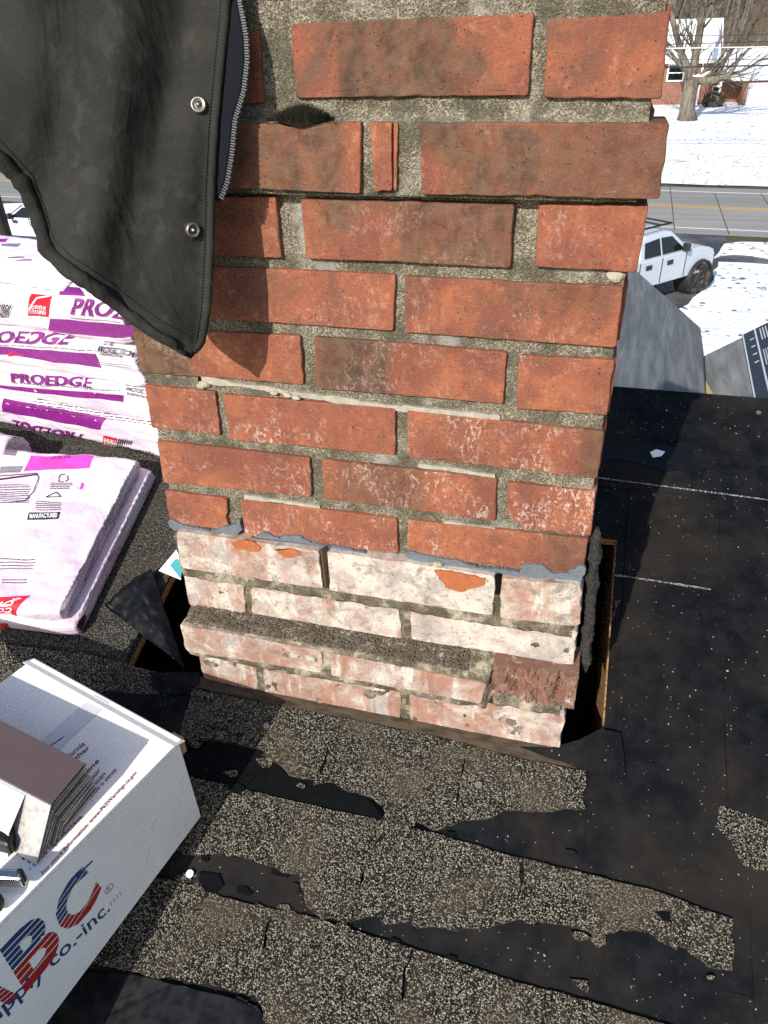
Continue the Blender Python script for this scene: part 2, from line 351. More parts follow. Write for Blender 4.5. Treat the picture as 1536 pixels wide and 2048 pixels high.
# split long courses where the shingle joints fall
def cut_x(poly, x0, x1):
    def clip(P, f):
        out = []
        for i in range(len(P)):
            a, b = P[i], P[(i+1) % len(P)]; fa, fb = f(a), f(b)
            if fa >= 0: out.append(a)
            if fa*fb < 0: t = fa/(fa-fb); out.append((a[0]+t*(b[0]-a[0]), a[1]+t*(b[1]-a[1])))
        return out
    P = clip(poly, lambda p: p[0]-x0); return clip(P, lambda p: x1-p[0]) if P else []
def course(poly, joints, mat, h0, h1, jag, seed, tilt=.0):
    xs = [-9]+joints+[9]
    for i in range(len(xs)-1):
        P = cut_x(poly, xs[i]+.0004, xs[i+1]-.0004)
        if len(P) > 2: slab('shingle', P, h0, h1+.0006*(i % 2), mat, roof, jag, .005, seed+i*3.1, tilt, 0.0, True)
course(pxs(GP1), [-.16, .02], M_gran, .0002, .0036, .0045, 1.1, .02)
course(pxs(GP2), [-.24, -.075, .11], M_gran, .0002, .0036, .0048, 4.2, .02)
course(pxs(GP3), [-.17, .0, .15], M_gran, .0002, .0036, .0048, 8.3, .02)
course(pxs(GPR), [], M_gran, .0002, .0026, .0025, 9.9, .0)
course(cut_x(pxs(GPL1), -9, HX0-.002), [-.62], M_gran2, .0012, .0050, .0010, 12.0, .004)
course(pxs(GPL2), [-.7], M_gran, .0002, .0030, .0022, 15.0, .0)
# bare black shingles to the right, one lapped course above the other
k = 0
for i, s0 in enumerate([-.375, -.257, -.139, -.021, .097, .215, .333, .451, .569]):
    s1 = min(s0+.150, S_R-.006); xs = [.205 if 0 <= s0+.15 and s0 < .36 else .2, .43+.09*((i*7) % 3-1), .78, 1.2, 1.7]
    if s0 < -.021: xs = [.178 if s0 > -.2 else .36] + xs[1:]
    if s0 > .34: xs = [-.40+.05*(i % 2), -.1, .24+.06*(i % 3)] + xs[1:]
    for j in range(len(xs)-1):
        k += 1
        P = [(xs[j]+.0006, s0), (xs[j+1]-.0006, s0), (xs[j+1]-.0006, s1), (xs[j]+.0006, s1)]
        n = 26; L = ragged(P, .012, .0012, k*2.3)
        slab('shingle', P, -.0002+.0001*i, .0009+.0001*i, M_felt, roof, .0011, .010, k*2.3, .012)
# glossy tar left in the lap between the first two courses
TS = pxs([(362, 1480), (449, 1490), (522, 1504), (559, 1534), (577, 1555), (668, 1570), (741, 1599), (767, 1621), (777, 1647), (872, 1665), (900, 1674), (796, 1648), (617, 1608), (413, 1560), (350, 1540)])
slab('tar_strip', TS, .0001, .0018, M_tar, roof, .0016, .005, 21)
TS = pxs([(340, 1704), (449, 1711), (508, 1722), (544, 1737), (600, 1752), (607, 1788), (618, 1822), (600, 1826), (449, 1792), (340, 1756)])
slab('tar_strip', TS, .0001, .0016, M_felt, roof, .0016, .005, 22)
# hole torn in the felt at the second course: a curled flap
TS = pxs([(401, 1745), (440, 1750), (449, 1772), (430, 1790), (412, 1784), (400, 1765)]); slab('torn_flap', TS, .0002, .0045, M_tar, roof, .001, .004, 23)
rf_ = random.Random(41)
for (lst, hh) in ((GP1[9:], .0040), (GP2[9:], .0040), (GP3[-7:], .0036), (GP2[:9], .003), (GP3[:12], .003)):
    L2 = pxs(lst)
    for k in range(int(len(L2)*1.6)):
        i = rf_.randrange(len(L2)-1); w = rf_.random(); c = np.array(L2[i])*(1-w)+np.array(L2[i+1])*w+np.array([rf_.gauss(0, .010), rf_.gauss(0, .009)]); r = rf_.uniform(.003, .010)
        P = [(c[0]+r*rf_.uniform(.6, 1.9)*math.cos(a), c[1]+r*rf_.uniform(.4, 1.0)*math.sin(a)) for a in [2*math.pi*q/7 for q in range(7)]]
        slab('shingle_fragment', P, .0001, hh+rf_.uniform(0, .0012), rf_.choice([M_gran, M_felt, M_tar, M_gran]), roof, .0012, .003, k*1.7+i)
TS = pxs([(215, 1386), (330, 1394), (384, 1376), (362, 1475), (352, 1545), (300, 1560), (180, 1480)])
slab('shingle', TS, .0002, .0042, M_felt, roof, .0015, .005, 61)
# brown strip of old flashing board along the foot of the chimney
TS = pxs([(385, 1352), (398, 1356), (700, 1419), (1000, 1478), (1120, 1499), (1180, 1508), (1172, 1542), (1036, 1517), (900, 1480), (595, 1419), (384, 1376)])
slab('flashing_strip', TS, -.0005, .0065, M_dwood, roof, .0012, .006, 24)
TS = pxs([(1040, 1498), (1098, 1500), (1157, 1484), (1200, 1462), (1240, 1470), (1250, 1560), (1172, 1545)]); slab('felt_flap', TS, -.0004, .008, M_felt, roof, .0012, .006, 25)
# the wet patch, the chalk lines
TS = pxs([(1195, 888), (1260, 890), (1330, 893), (1385, 915), (1395, 940), (1330, 945), (1270, 928), (1230, 920), (1190, 926)]); slab('wet_patch', TS, .0005, .0042, M_wet, roof, .002, .005, 26)
for (a, b, w) in (((1190, 958), (1700, 1024), .0013), ((1228, 1152), (1420, 1181), .0010)):
    A, B = np.array(pr(*a)), np.array(pr(*b)); d = (B-A)/np.linalg.norm(B-A); q = np.array([-d[1], d[0]])*w/2
    slab('chalk_line', [A-q, B-q, B+q, A+q], .001, .0050, M_chalk, roof, .0004, .004, 27)
# black smooth sheet at the foot of the picture
TS = [pr(u, v) for u, v in ((90, 1925), (200, 1932), (358, 1972), (449, 1992), (515, 2012), (540, 2048), (560, 2300), (-300, 2300), (-300, 1925))]
sh = slab('ice_shield_sheet', TS, .0002, .0060, M_wet, roof, .0012, .008, 28, 0, .002)
# shiny flashing sheet left of the chimney, standing up to a fold
a0, a1 = pr(215, 1216), pr(310, 1292); b0, b1 = pr(312, 1150), pr(372, 1340)
gr = G(); V = []; n, mrow = 30, 26
for i in range(n+1):
    for j in range(mrow+1):
        t, w = i/n, j/mrow
        p = np.array(a0)*(1-t)*(1-w)+np.array(a1)*t*(1-w)+np.array(b0)*(1-t)*w+np.array(b1)*t*w
        h = .007+.016*math.sin(w*2.4)*(1-.35*t)+.0055*fnz(p[0], p[1], 3, 46, 4)-.030*max(0, w-.7)*t
        V.append(rp(p[0], p[1], h))
F_ = [[i*(mrow+1)+j, (i+1)*(mrow+1)+j, (i+1)*(mrow+1)+j+1, i*(mrow+1)+j+1] for i in range(n) for j in range(mrow)]
gr.add(V, F_)
fl = gr.build('flashing_sheet', M_wet, roof, smooth=True); md = fl.modifiers.new('t', 'SOLIDIFY'); md.thickness = .0012
TS = [pr(u, v, .008) for u, v in ((300, 1345), (400, 1345), (398, 1366), (360, 1390), (318, 1386), (305, 1370))]
slab('torn_flap', TS, .004, .009, M_felt, roof, .0018, .004, 31, 0, .001)
# scrap of white printed wrapper caught between sheet and chimney
def scrap(name, pts, hs, mat, parent, label=None, cat=None):
    g = G(); P = [rp(*pr(u, v, h), h) for (u, v), h in zip(pts, hs)]
    g.prism(P, RN*.0010); o = g.build(name, mat, parent)
    if label: tag(o, label, cat)
    return o
wr = scrap('wrapper_scrap', [(318, 1142), (353, 1100), (366, 1128), (362, 1160)], [.022, .026, .030, .026], M_paperw, None, 'scrap of white printed wrapper stuck beside the left foot of the chimney', 'wrapper')
scrap('printed_corner', [(340, 1131), (352, 1118), (366, 1128), (362, 1158)], [.0252, .0275, .0318, .0275], M_paperc, wr)
# nails and loose bits
def disc(name, u, v, r, mat, h=.005, label=None, parent=None, cat='nail', z=.0016):
    x, s = pr(u, v, h); g = G(); n = 12
    ring = [rp(x+r*math.cos(2*math.pi*k/n), s+r*math.sin(2*math.pi*k/n), h) for k in range(n)]
    g.prism(ring, RN*z); o = g.build(name, mat, parent)
    if label: tag(o, label, cat)
    return o
disc('roofing_nail', 533, 1452, .0042, M_metal, .0062, 'dull nail head in the granules nearest the chimney foot', parent=None)
disc('roofing_nail', 957, 1570, .0046, M_metal, .0066, 'dull nail head in the granules below the middle of the chimney')
disc('roofing_nail', 380, 1748, .0048, M_paperw, .0044, 'bright white nail head in the dark lap right of the white box')
disc('roofing_nail', 1517, 826, .0042, M_metal, .0044, 'bright nail head near the ridge at the right edge')
nx_, ns_ = pr(556, 1385, .006); g = G(); g.tube([rp(nx_, ns_, .004), rp(nx_-.002, ns_+.004, .026)], [.0022, .0018], 8); g.tube([rp(nx_-.002, ns_+.004, .026), rp(nx_-.002, ns_+.0042, .0275)], .0042, 10)
tag(g.build('rusty_nail', M_rust), 'rusty nail standing up at the foot of the chimney', 'nail')
scrap('paper_scrap', [(1300, 905), (1312, 899), (1330, 904), (1322, 913), (1305, 915)], [.006, .009, .006, .007, .006], M_paperw, None, 'small white scrap lying on the wet patch', 'scrap')
# loose granules and grit on the black shingles (uncountable)
g = G()
for i in range(480):
    x = random.uniform(.17, .62) if i % 5 else random.uniform(-.33, .2); s = random.uniform(-.34, .66) if i % 5 else random.uniform(-.34, -.12)
    if i % 5 and x < HX1+.004 and s > -.02: continue
    if fnz(x, s, 5, 7, 3) < -.05: continue
    r = random.uniform(.00035, .00085)*(1.9 if random.random() < .04 else 1); h = .0042
    a = random.uniform(0, 6.28); c = rp(x, s, h+.001)
    u_ = RX*math.cos(a)+RS*math.sin(a); w_ = -RX*math.sin(a)+RS*math.cos(a)
    g.add([c+u_*r*1.5, c+w_*r, c-u_*r*1.3, c-w_*r, c+RN*r*.9, c-RN*r*1.6], [[0, 1, 4], [1, 2, 4], [2, 3, 4], [3, 0, 4], [1, 0, 5], [2, 1, 5], [3, 2, 5], [0, 3, 5]])
tag(g.build('loose_grit', plain('grit', (.40, .35, .27), .9, 0, .7, 900), roof), kind='stuff')

# ---- the two lower roof slopes meeting in a valley behind the ridge
def at_d(u, v, y): return onY(u, v, y)
Vn, Vf = onZ(1413, 800, -2.0), onZ(1408, 712, -2.0)
vd = (Vf-Vn)/np.linalg.norm(Vf-Vn); Vn2 = Vn-vd*2.2
Lf = onY(1272, 541, Vf[1]-.05); Lc = onY(1401, 656, Vf[1]+.02)
Rf = onY(1536, 650, Vf[1]); Rf = Vf+(Rf-Vf)*4.0
lower_roof = house
def sheet(name, P, mat, parent, th=.02):
    g = G(); nn = np.cross(np.asarray(P[1])-P[0], np.asarray(P[2])-P[0]); nn = nn/np.linalg.norm(nn)
    if nn[2] < 0: nn = -nn
    g.prism(P, -nn*th); return g.build(name, mat, parent)
Ls = (Lf-Lc); Lfar = Lc+Ls*3
lroof = sheet('lower_roof', [Vf, Lc, Lfar, Lfar-vd*2.9, Vn2], M_under, house)
rroof = sheet('lower_roof', [Vf, Rf, Rf-vd*3.0, Vn2], M_under, house)
# dark printed underlayment on the right slope
rn = np.cross(Rf-Vf, -vd); rn = rn/np.linalg.norm(rn); rn = rn if rn[2] > 0 else -rn
A = onP(1484, 672, Vf, rn); B = onP(1509, 805, Vf, rn); e = (Rf-Vf)/np.linalg.norm(Rf-Vf); ud = (B-A)/np.linalg.norm(B-A)
g = G(); g.prism([A+rn*.003, A+rn*.003+e*1.2, A+e*1.2+ud*2.6+rn*.003, A+ud*2.6+rn*.003], rn*.004); und = g.build('underlayment_sheet', M_navy, rroof)
for k, (off, w, l0, l1) in enumerate(((.004, .010, 0, 2.4), (.092, .012, 0, 2.4), (.13, .008, .05, .30), (.15, .008, .05, .30), (.17, .008, .05, .30), (.12, .006, .5, .8), (.135, .006, .5, .8), (.15, .006, .5, .8), (.165, .006, .5, .8), (.18, .006, .5, .8), (.05, .03, .18, .20), (.05, .03, .34, .36), (.05, .03, .5, .52), (.05, .03, .66, .68))):
    o = A+rn*.0076+e*off+ud*l0; g = G(); g.box(o, e*w, ud*(l1-l0), rn*.0006); g.build('print_line', M_print_white, und)
ln_ = np.cross(Lc-Vf, -vd); ln_ = ln_/np.linalg.norm(ln_); ln_ = ln_ if ln_[2] > 0 else -ln_
T = [onP(u, v, Vf+rn*.01, rn) for u, v in ((1409, 758), (1436, 806), (1412, 806))]
g = G(); g.prism(T, rn*.02); g.build('sheathing_offcut', plain('pale_osb', (.50, .38, .17), .8, 0, .25, 30), rroof)

# ================================================================== the chimney
CH = (-.116, .16, -.62)
chim = thing('chimney', CH, 'red brick chimney with worn mortar and white-coated lower courses standing in the roof', 'chimney')
XL, XR, CB = -.366, .134, .315
def yoff(z, x=-.2):
    """front plane of the masonry at height z"""
    if .070 <= z <= .130: return -.013
    if .058 < z < .070: return .006
    if -.399 <= z <= -.329: return -.009
    if x > .045 and -.530 < z < -.442: return -.008
    if -.512 <= z <= -.460: return -.0325
    if -.460 < z < -.448: return -.0325+.0285*(z+.460)/.012
    if -.530 < z < -.512: return -.003-.0295*(z+.530)/.018
    if -.399 < z: return 0.0
    return -.003
NXg, NZg = 150, 330
V = []; z0, z1 = -.80, .52
for j in range(NZg+1):
    z = z0+(z1-z0)*j/NZg
    for i in range(NXg+1):
        x = XL+.003+(XR-XL-.006)*i/NXg
        y = yoff(z, x)+.0042+.0016*fnz(x, 0, z, 30, 3)+.0010*nz(x, 3, z, 170)+.0006*nz(x, 5, z, 420)
        if z > .128: y -= .0022
        if z < -.332: y += -.0026+.0030*fnz(x, 7, z, 44, 4)
        V.append((x, y, z))
Fc = [[j*(NXg+1)+i, j*(NXg+1)+i+1, (j+1)*(NXg+1)+i+1, (j+1)*(NXg+1)+i] for j in range(NZg) for i in range(NXg)]
g = G(); g.add(V, Fc)
g.add([(XL+.003, CB-.003, z0), (XR-.003, CB-.003, z0), (XR-.003, CB-.003, z1), (XL+.003, CB-.003, z1)], [[3, 2, 1, 0]])
for xx, fl_ in ((XL+.003, 1), (XR-.003, 0)):
    b = [(xx, -.006, z0), (xx, CB-.003, z0), (xx, CB-.003, z1), (xx, -.006, z1)]
    b = [(xx, .004, z0), (xx, CB-.003, z0), (xx, CB-.003, z1), (xx, .004, z1)]
    g.add(b, [[3, 2, 1, 0] if fl_ else [0, 1, 2, 3]])
g.add([(XL+.003, .004, z1), (XR-.003, .004, z1), (XR-.003, CB-.003, z1), (XL+.003, CB-.003, z1)], [[0, 1, 2, 3]])
g.build('mortar', M_mortar, chim, smooth=True)

def brick(P, nrm, depth, props, seed, rnd=.004, jit=.0007, chips=()):
    """front outline P (4 corners, counter-clockwise from the front), outward normal nrm"""
    P = [np.asarray(p, float) for p in P]; nrm = np.asarray(nrm, float); c = sum(P)/4
    ol = []
    for i in range(4):
        a, b, d = P[i], P[(i+1) % 4], P[(i-1) % 4]
        e1 = (b-a)/np.linalg.norm(b-a); e0 = (d-a)/np.linalg.norm(d-a)
        for t in (0, .5, 1.0):
            q = a+e0*rnd*(1-t)**2+e1*rnd*t**2; ol.append((q, 1))
        L = np.linalg.norm(b-a); k = max(2, int(L/.008))
        for j in range(1, k): ol.append((a+(b-a)*(rnd/L+(1-2*rnd/L)*j/k), 0))
    pts = []
    for q, cn in ol:
        r = (c-q); r = r/np.linalg.norm(r)
        d = jit*(1.4*fnz(q[0]+seed, q[1], q[2], 90, 3)+.8*nz(q[0], q[1]+seed, q[2], 400)+2.6*max(0, fnz(q[0], q[1]+seed*2, q[2], 55, 2)-.28))
        for (cx, cr, ca) in chips:
            dd = np.linalg.norm(q-np.asarray(cx))
            if dd < cr: d += ca*.5*(1+math.cos(math.pi*dd/cr))
        pts.append(q+r*d)
    n = len(pts)
    def inset(q, w): r = c-q; return q+r*min(.45, w/max(1e-6, np.linalg.norm(r)))
    rings = []
    wl = [(0, -depth), (0, -.0013), (.0006, -.0003), (.0018, 0.0), (.012, .0)]
    for w, o in wl:
        rings.append([inset(q, w)+nrm*(o+(.00045*fnz(q[0], q[2], seed+w*90, 60, 2) if o == 0 else 0)) for q in pts])
    g = G(); vs = [p for r in rings for p in r]; fs = []
    for k in range(len(rings)-1):
        for i in range(n): fs.append([k*n+i, k*n+(i+1) % n, (k+1)*n+(i+1) % n, (k+1)*n+i])
    fs.append([(len(rings)-1)*n+i for i in range(n)]); fs.append(list(range(n))[::-1])
    g.add(vs, fs); o = g.build('brick', M_brick, chim, origin=c)
    for k_, v_ in props.items(): o[k_] = float(v_)
    return o
DEF = dict(zone_at=0, zone_half=-1.0, zone_dark=0, soot=.15, bloom=.3, lime=0)
def Pq(**k): d = dict(DEF); d.update(k); return d
# every brick of the front face: pixel corners tl tr br bl, plane, properties (zone in metres from its middle)
FB = [
 ([(380, 62), (516, 58), (529, 207), (380, 209)], -.002, Pq(soot=.2)),
 ([(580, 48), (1067, 26), (1057, 191), (591, 196)], -.003, Pq(zone_at=-.012, zone_half=.045, zone_dark=1.0, soot=1.0, bloom=.05)),
 ([(1093, 40), (1340, 23), (1322, 198), (1087, 196)], -.003, Pq(soot=.85, bloom=.05)),
 ([(300, 248), (723, 244), (720, 387), (300, 372)], -.0145, Pq(zone_at=.04, zone_half=.04, zone_dark=.9, soot=1.0, bloom=.2)),
 ([(739, 247), (783, 246), (784, 383), (748, 384)], -.0150, Pq(soot=0, bloom=.3)),
 ([(787, 247), (796, 246), (797, 330), (793, 383), (787, 384)][:1]+[(796, 246), (793, 383), (787, 384)], -.0125, Pq(soot=0, bloom=.3)),
 ([(837, 246), (1340, 246), (1319, 399), (843, 389)], -.0145, Pq(soot=1.0, zone_at=.06, zone_half=.060, zone_dark=.7, bloom=.15)),
 ([(300, 393), (551, 395), (564, 517), (300, 508)], -.002, Pq(soot=.1)),
 ([(601, 399), (1027, 410), (1022, 536), (611, 517)], -.003, Pq(soot=.9, zone_at=.05, zone_half=.05, zone_dark=.9, bloom=.35)),
 ([(1076, 411), (1298, 411), (1274, 546), (1071, 534)], -.002, Pq(soot=.6, bloom=.4)),
 ([(300, 528), (790, 549), (788, 662), (300, 630)], -.001, Pq(soot=.55)),
 ([(809, 553), (1247, 573), (1232, 696), (810, 665)], -.001, Pq(soot=.6, bloom=.35)),
 ([(263, 655), (600, 672), (607, 769), (282, 745)], -.001, Pq(zone_at=-.070, zone_half=.040, zone_dark=1.0, soot=.15, bloom=.5)),
 ([(627, 673), (1014, 705), (1006, 808), (633, 777)], -.001, Pq(zone_at=-.055, zone_half=.038, zone_dark=1.0, soot=.3, bloom=.45)),
 ([(1037, 711), (1229, 721), (1214, 831), (1032, 818)], -.001, Pq(soot=0, bloom=.6)),
 ([(288, 770), (430, 784), (440, 871), (303, 856)], -.001, Pq(soot=0, bloom=.7)),
 ([(443, 789), (791, 818), (791, 911), (461, 880)], -.001, Pq(soot=.1, bloom=.9)),
 ([(814, 822), (1209, 864), (1195, 957), (815, 915)], -.001, Pq(soot=.2, bloom=1.0, zone_at=.095, zone_half=.018, zone_dark=.7)),
 ([(313, 882), (619, 916), (623, 994), (326, 965)], -.001, Pq(soot=.15, bloom=.7)),
 ([(643, 919), (994, 958), (991, 1042), (648, 998)], -.001, Pq(soot=.2, bloom=.9, zone_at=-.03, zone_half=.045, zone_dark=.62)),
 ([(1017, 965), (1191, 985), (1182, 1073), (1012, 1052)], -.001, Pq(soot=0, bloom=1.2)),
 ([(329, 981), (453, 998), (460, 1062), (340, 1046)], -.001, Pq(soot=0, bloom=.8)),
 ([(480, 999), (793, 1038), (797, 1108), (488, 1072)], -.001, Pq(soot=.15, bloom=1.0, lime=.06)),
 ([(815, 1040), (1177, 1079), (1165, 1152), (815, 1112)], -.001, Pq(soot=.2, bloom=1.0, zone_at=.08, zone_half=.022, zone_dark=.7)),
 ([(350, 1063), (638, 1103), (645, 1178), (362, 1136)], -.013, Pq(lime=.60)),
 ([(654, 1104), (991, 1153), (986, 1232), (660, 1181)], -.012, Pq(lime=.85)),
 ([(1003, 1157), (1164, 1171), (1159, 1254), (999, 1237)], -.012, Pq(lime=.62)),
 ([(367, 1147), (488, 1166), (492, 1228), (377, 1211)], -.004, Pq(lime=.60)),
 ([(501, 1172), (797, 1215), (805, 1279), (503, 1227)], -.004, Pq(lime=.62)),
 ([(823, 1219), (1155, 1262), (1149, 1331), (820, 1279)], -.004, Pq(lime=.85)),
 ([(359, 1250), (643, 1303), (645, 1346), (372, 1303)], -.0335, Pq(lime=.56)),
 ([(660, 1306), (973, 1368), (962, 1408), (661, 1351)], -.0335, Pq(lime=.52)),
 ([(397, 1311), (513, 1337), (515, 1383), (407, 1357)], -.003, Pq(lime=.50)),
 ([(525, 1340), (803, 1385), (802, 1440), (530, 1388)], -.003, Pq(lime=.50)),
 ([(819, 1383), (1131, 1422), (1120, 1499), (820, 1443)], -.003, Pq(lime=.56)),
]
for i, (q, yo, pp) in enumerate(FB):
    P3 = [onY(u, v, yo) for u, v in q]                      # tl tr br bl
    ch = ()
    if i == 3: ch = ((onY(600, 246, yo), .028, .0055),)
    if i == 20: ch = ((onY(1012, 1054, yo), .020, .010),)
    if i == 21: ch = ((onY(460, 1040, yo), .012, .004),)
    brick([P3[3], P3[2], P3[1], P3[0]], (0, -1, 0), .055, pp, i*1.37, .0022 if i < 24 else .0045, .0007 if i < 24 else .0012, ch)
# broken brick end in the ledge course: a crumbled stump with the core holes showing
crumb = G(); x0c, x1c = onY(985, 1350, -.02)[0], onY(1158, 1350, -.02)[0]
zt, zb = onY(1070, 1338, -.02)[2], onY(1070, 1404, -.02)[2]
nx2, nz2 = 70, 30; V = []
for j in range(nz2+1):
    for i in range(nx2+1):
        x = x0c+(x1c-x0c)*i/nx2; z = zb+(zt-zb)*j/nz2; w = i/nx2
        hole = max([math.exp(-((w-hc)/.05)**2)*(1 if .15 < j/nz2 < .95 else .3) for hc in (.30, .55, .80)])
        y = -.020+.006*hole+.013*fnz(x*.8, 2, z, 85, 5)+.003*nz(x, 4, z, 260)-.003*math.sin(w*3)+.006*(j/nz2 < .2)*(.2-j/nz2)*5
        if w < .22: y -= .006*(1-w/.22)
        V.append((x, y, z))
crumb.add(V, [[j*(nx2+1)+i, j*(nx2+1)+i+1, (j+1)*(nx2+1)+i+1, (j+1)*(nx2+1)+i] for j in range(nz2) for i in range(nx2)])
b0 = len(crumb.v)
edge = [j*(nx2+1)+nx2 for j in range(nz2+1)]; top = [nz2*(nx2+1)+i for i in range(nx2+1)]; botm = list(range(nx2+1)); lef = [j*(nx2+1) for j in range(nz2+1)]
for seq, fl_ in ((edge, 0), (top, 1), (botm, 0), (lef, 1)):
    bb = len(crumb.v); pts_ = [crumb.v[k] for k in seq]; crumb.v += [(p[0], .03, p[2]) for p in pts_]
    for a in range(len(seq)-1):
        f = [seq[a], bb+a, bb+a+1, seq[a+1]]; crumb.f.append(f if not fl_ else f[::-1]); crumb.m.append(0)
ob = crumb.build('brick', M_brick, chim); 
for k_, v_ in Pq(lime=.26, soot=1.0, zone_at=0, zone_half=.08, zone_dark=.75).items(): ob[k_] = float(v_)
ob['label'] = 'broken corner brick with its core holes crumbling open'
# side and upper courses that the face turns into
PITCHZ = .0677
rows = [(-k*PITCHZ-.0535, -k*PITCHZ, k) for k in range(-7, 9)]
ii = 100
for zb_, zt_, k in rows:
    pp = Pq(soot=.3) if k < 5 else Pq(lime=.6)
    for side, xx in ((1, XR+.0015), (-1, XL-.0015)):
        ys = [.062, .168, .274, CB] if k % 2 else [.018, .115, .222, CB]
        yb = .006
        for ye in ys:
            ii += 1
            a, b = yb, ye-.010
            if side > 0: P = [(xx, a, zb_), (xx, b, zb_), (xx, b, zt_), (xx, a, zt_)]
            else: P = [(xx, b, zb_), (xx, a, zb_), (xx, a, zt_), (xx, b, zt_)]
            if b-a > .012: brick(P, (side, 0, 0), .02, pp, ii*.73, .003)
            yb = ye
for k in range(-7, -3):             # courses above the frame
    zb_, zt_ = -k*PITCHZ+.001-.0535+PITCHZ*0, -k*PITCHZ+.001
    xs = [XL, -.26, -.05, XR] if k % 2 else [XL, -.155, .05, XR]
    for a, b in zip(xs[:-1], xs[1:]):
        ii += 1; brick([(a+.005, -.004, zb_), (b-.005, -.004, zb_), (b-.005, -.004, zt_), (a+.005, -.004, zt_)], (0, -1, 0), .05, Pq(soot=.3), ii*.73)
# orange chips where the lime coat has flaked off
for pts in ([(462, 1085), (484, 1080), (512, 1087), (522, 1098), (500, 1104), (470, 1098)], [(549, 1099), (575, 1096), (603, 1104), (590, 1112), (572, 1116), (556, 1108)], [(868, 1142), (900, 1143), (935, 1150), (969, 1158), (968, 1170), (945, 1177), (920, 1184), (890, 1176), (878, 1160)]):
    P = [onY(u, v, -.0142) for u, v in pts]; R2 = ragged([(p[0], p[2]) for p in P], .0022, .0030, pts[0][0])
    g = G(); g.prism([(p[0], -.0142, p[1]) for p in R2], (0, .0022, 0)); o = g.build('fresh_chip', plain('fresh_clay_%d' % pts[0][0], (.36, .118, .048), .95, 0, .3, 160, 1.0, .1), chim)
g = G(); p0 = onY(640, 1098, -.022); p1 = onY(650, 1178, -.013); g.prism([p0, p0+np.array([.0042, .012, -.002]), p1+np.array([.003, .010, 0]), p1], (.0016, .001, 0)); g.build('rusty_tie', M_rust, chim)
for (ua, va, ub, vb) in ((991, 1154, 999, 1192), (382, 752, 392, 772)):
    a, b = onY(ua, va, -.0125), onY(ub, vb, -.0125); yy_ = -.0105 if va < 1300 and va > 900 else (-.027 if va > 1300 else .0002); g = G(); g.bx(a[0], b[0], yy_, yy_+.012, b[2], a[2]); g.build('joint_gap', plain('gap_shade', (.006, .005, .004), 1, 0, .2, 90, 0, .05), chim)  # solid black boxes; their colour stands for the shade inside open joints
# grey sealant smears along the old flashing line
SE = [[(338, 1042), (372, 1050), (398, 1058), (420, 1064), (462, 1050), (478, 1040), (486, 1060), (470, 1070), (440, 1066), (400, 1066), (345, 1058)],
      [(502, 1074), (530, 1066), (560, 1078), (600, 1072), (622, 1086), (660, 1092), (700, 1098), (735, 1108), (700, 1104), (640, 1100), (580, 1092), (510, 1084)],
      [(815, 1104), (850, 1112), (900, 1120), (950, 1132), (1000, 1140), (1040, 1146), (1050, 1130), (1080, 1130), (1110, 1148), (1150, 1140), (1167, 1132), (1163, 1162), (1120, 1160), (1060, 1156), (990, 1150), (900, 1132), (815, 1116)]]
for k, pts in enumerate(SE):
    P = [onY(u, v, -.004) for u, v in pts]; R2 = ragged([(p[0], p[2]) for p in P], .0022, .0042, k*5.0)
    g = G(); g.prism([(p[0], -.0044, p[1]) for p in R2], (0, .006, 0)); bevel(g.build('sealant_smear', M_seal, chim), .0008, 2)
# dirt and grit lying on the ledge, crumbs in the open joints
g = G()
for i in range(5200):
    w = random.random(); x = XL+.01+(.40)*w; yy = random.uniform(-.030, -.002); z = -.4590+.0115*(yy+.0285)/.0285+.0035
    if w > .93: continue
    r = random.uniform(.0006, .0016); c = np.array([x, yy, z+r*.3]); a = random.uniform(0, 6.28)
    g.add([c+np.array([math.cos(a), math.sin(a), 0])*r*1.4, c+np.array([-math.sin(a), math.cos(a), .2])*r, c-np.array([math.cos(a), math.sin(a), 0])*r, c+np.array([0, 0, r])], [[0, 1, 3], [1, 2, 3], [2, 0, 3], [0, 2, 1]])
tag(g.build('ledge_grit', plain('ledge_grit', (.105, .082, .056), .95, 0, .9, 700), chim), kind='stuff')
for (u, v, r, yy) in ((548, 786, .0035, -.001), (575, 790, .0042, -.001), (592, 795, .004, -.002), (650, 1120, .004, -.006), (402, 772, .004, 0), (875, 1130, .005, -.008), (590, 1310, .006, -.034), (622, 1316, .007, -.034), (640, 1352, .004, -.006), (805, 1340, .004, -.03), (410, 768, .005, .001), (1232, 552, .006, .003)):
    c = onY(u, v, yy); g = G(); n_ = 8; V = []; F2 = []
    for a in range(6):
        for b in range(n_):
            th = math.pi*a/5; ph = 2*math.pi*b/n_; d = np.array([math.sin(th)*math.cos(ph)*1.25, math.sin(th)*math.sin(ph)*.8, math.cos(th)*.8]); V.append(c+d*r*(1+.35*fnz(*(d*1.3+c*30), 1, 3)))
    F2 = [[a*n_+b, a*n_+(b+1) % n_, (a+1)*n_+(b+1) % n_, (a+1)*n_+b] for a in range(5) for b in range(n_)]
    g.add(V, F2); g.build('mortar_crumb', plain('pale_crumb', (.40, .36, .28), .95, 0, .3, 200, 1.0), chim)
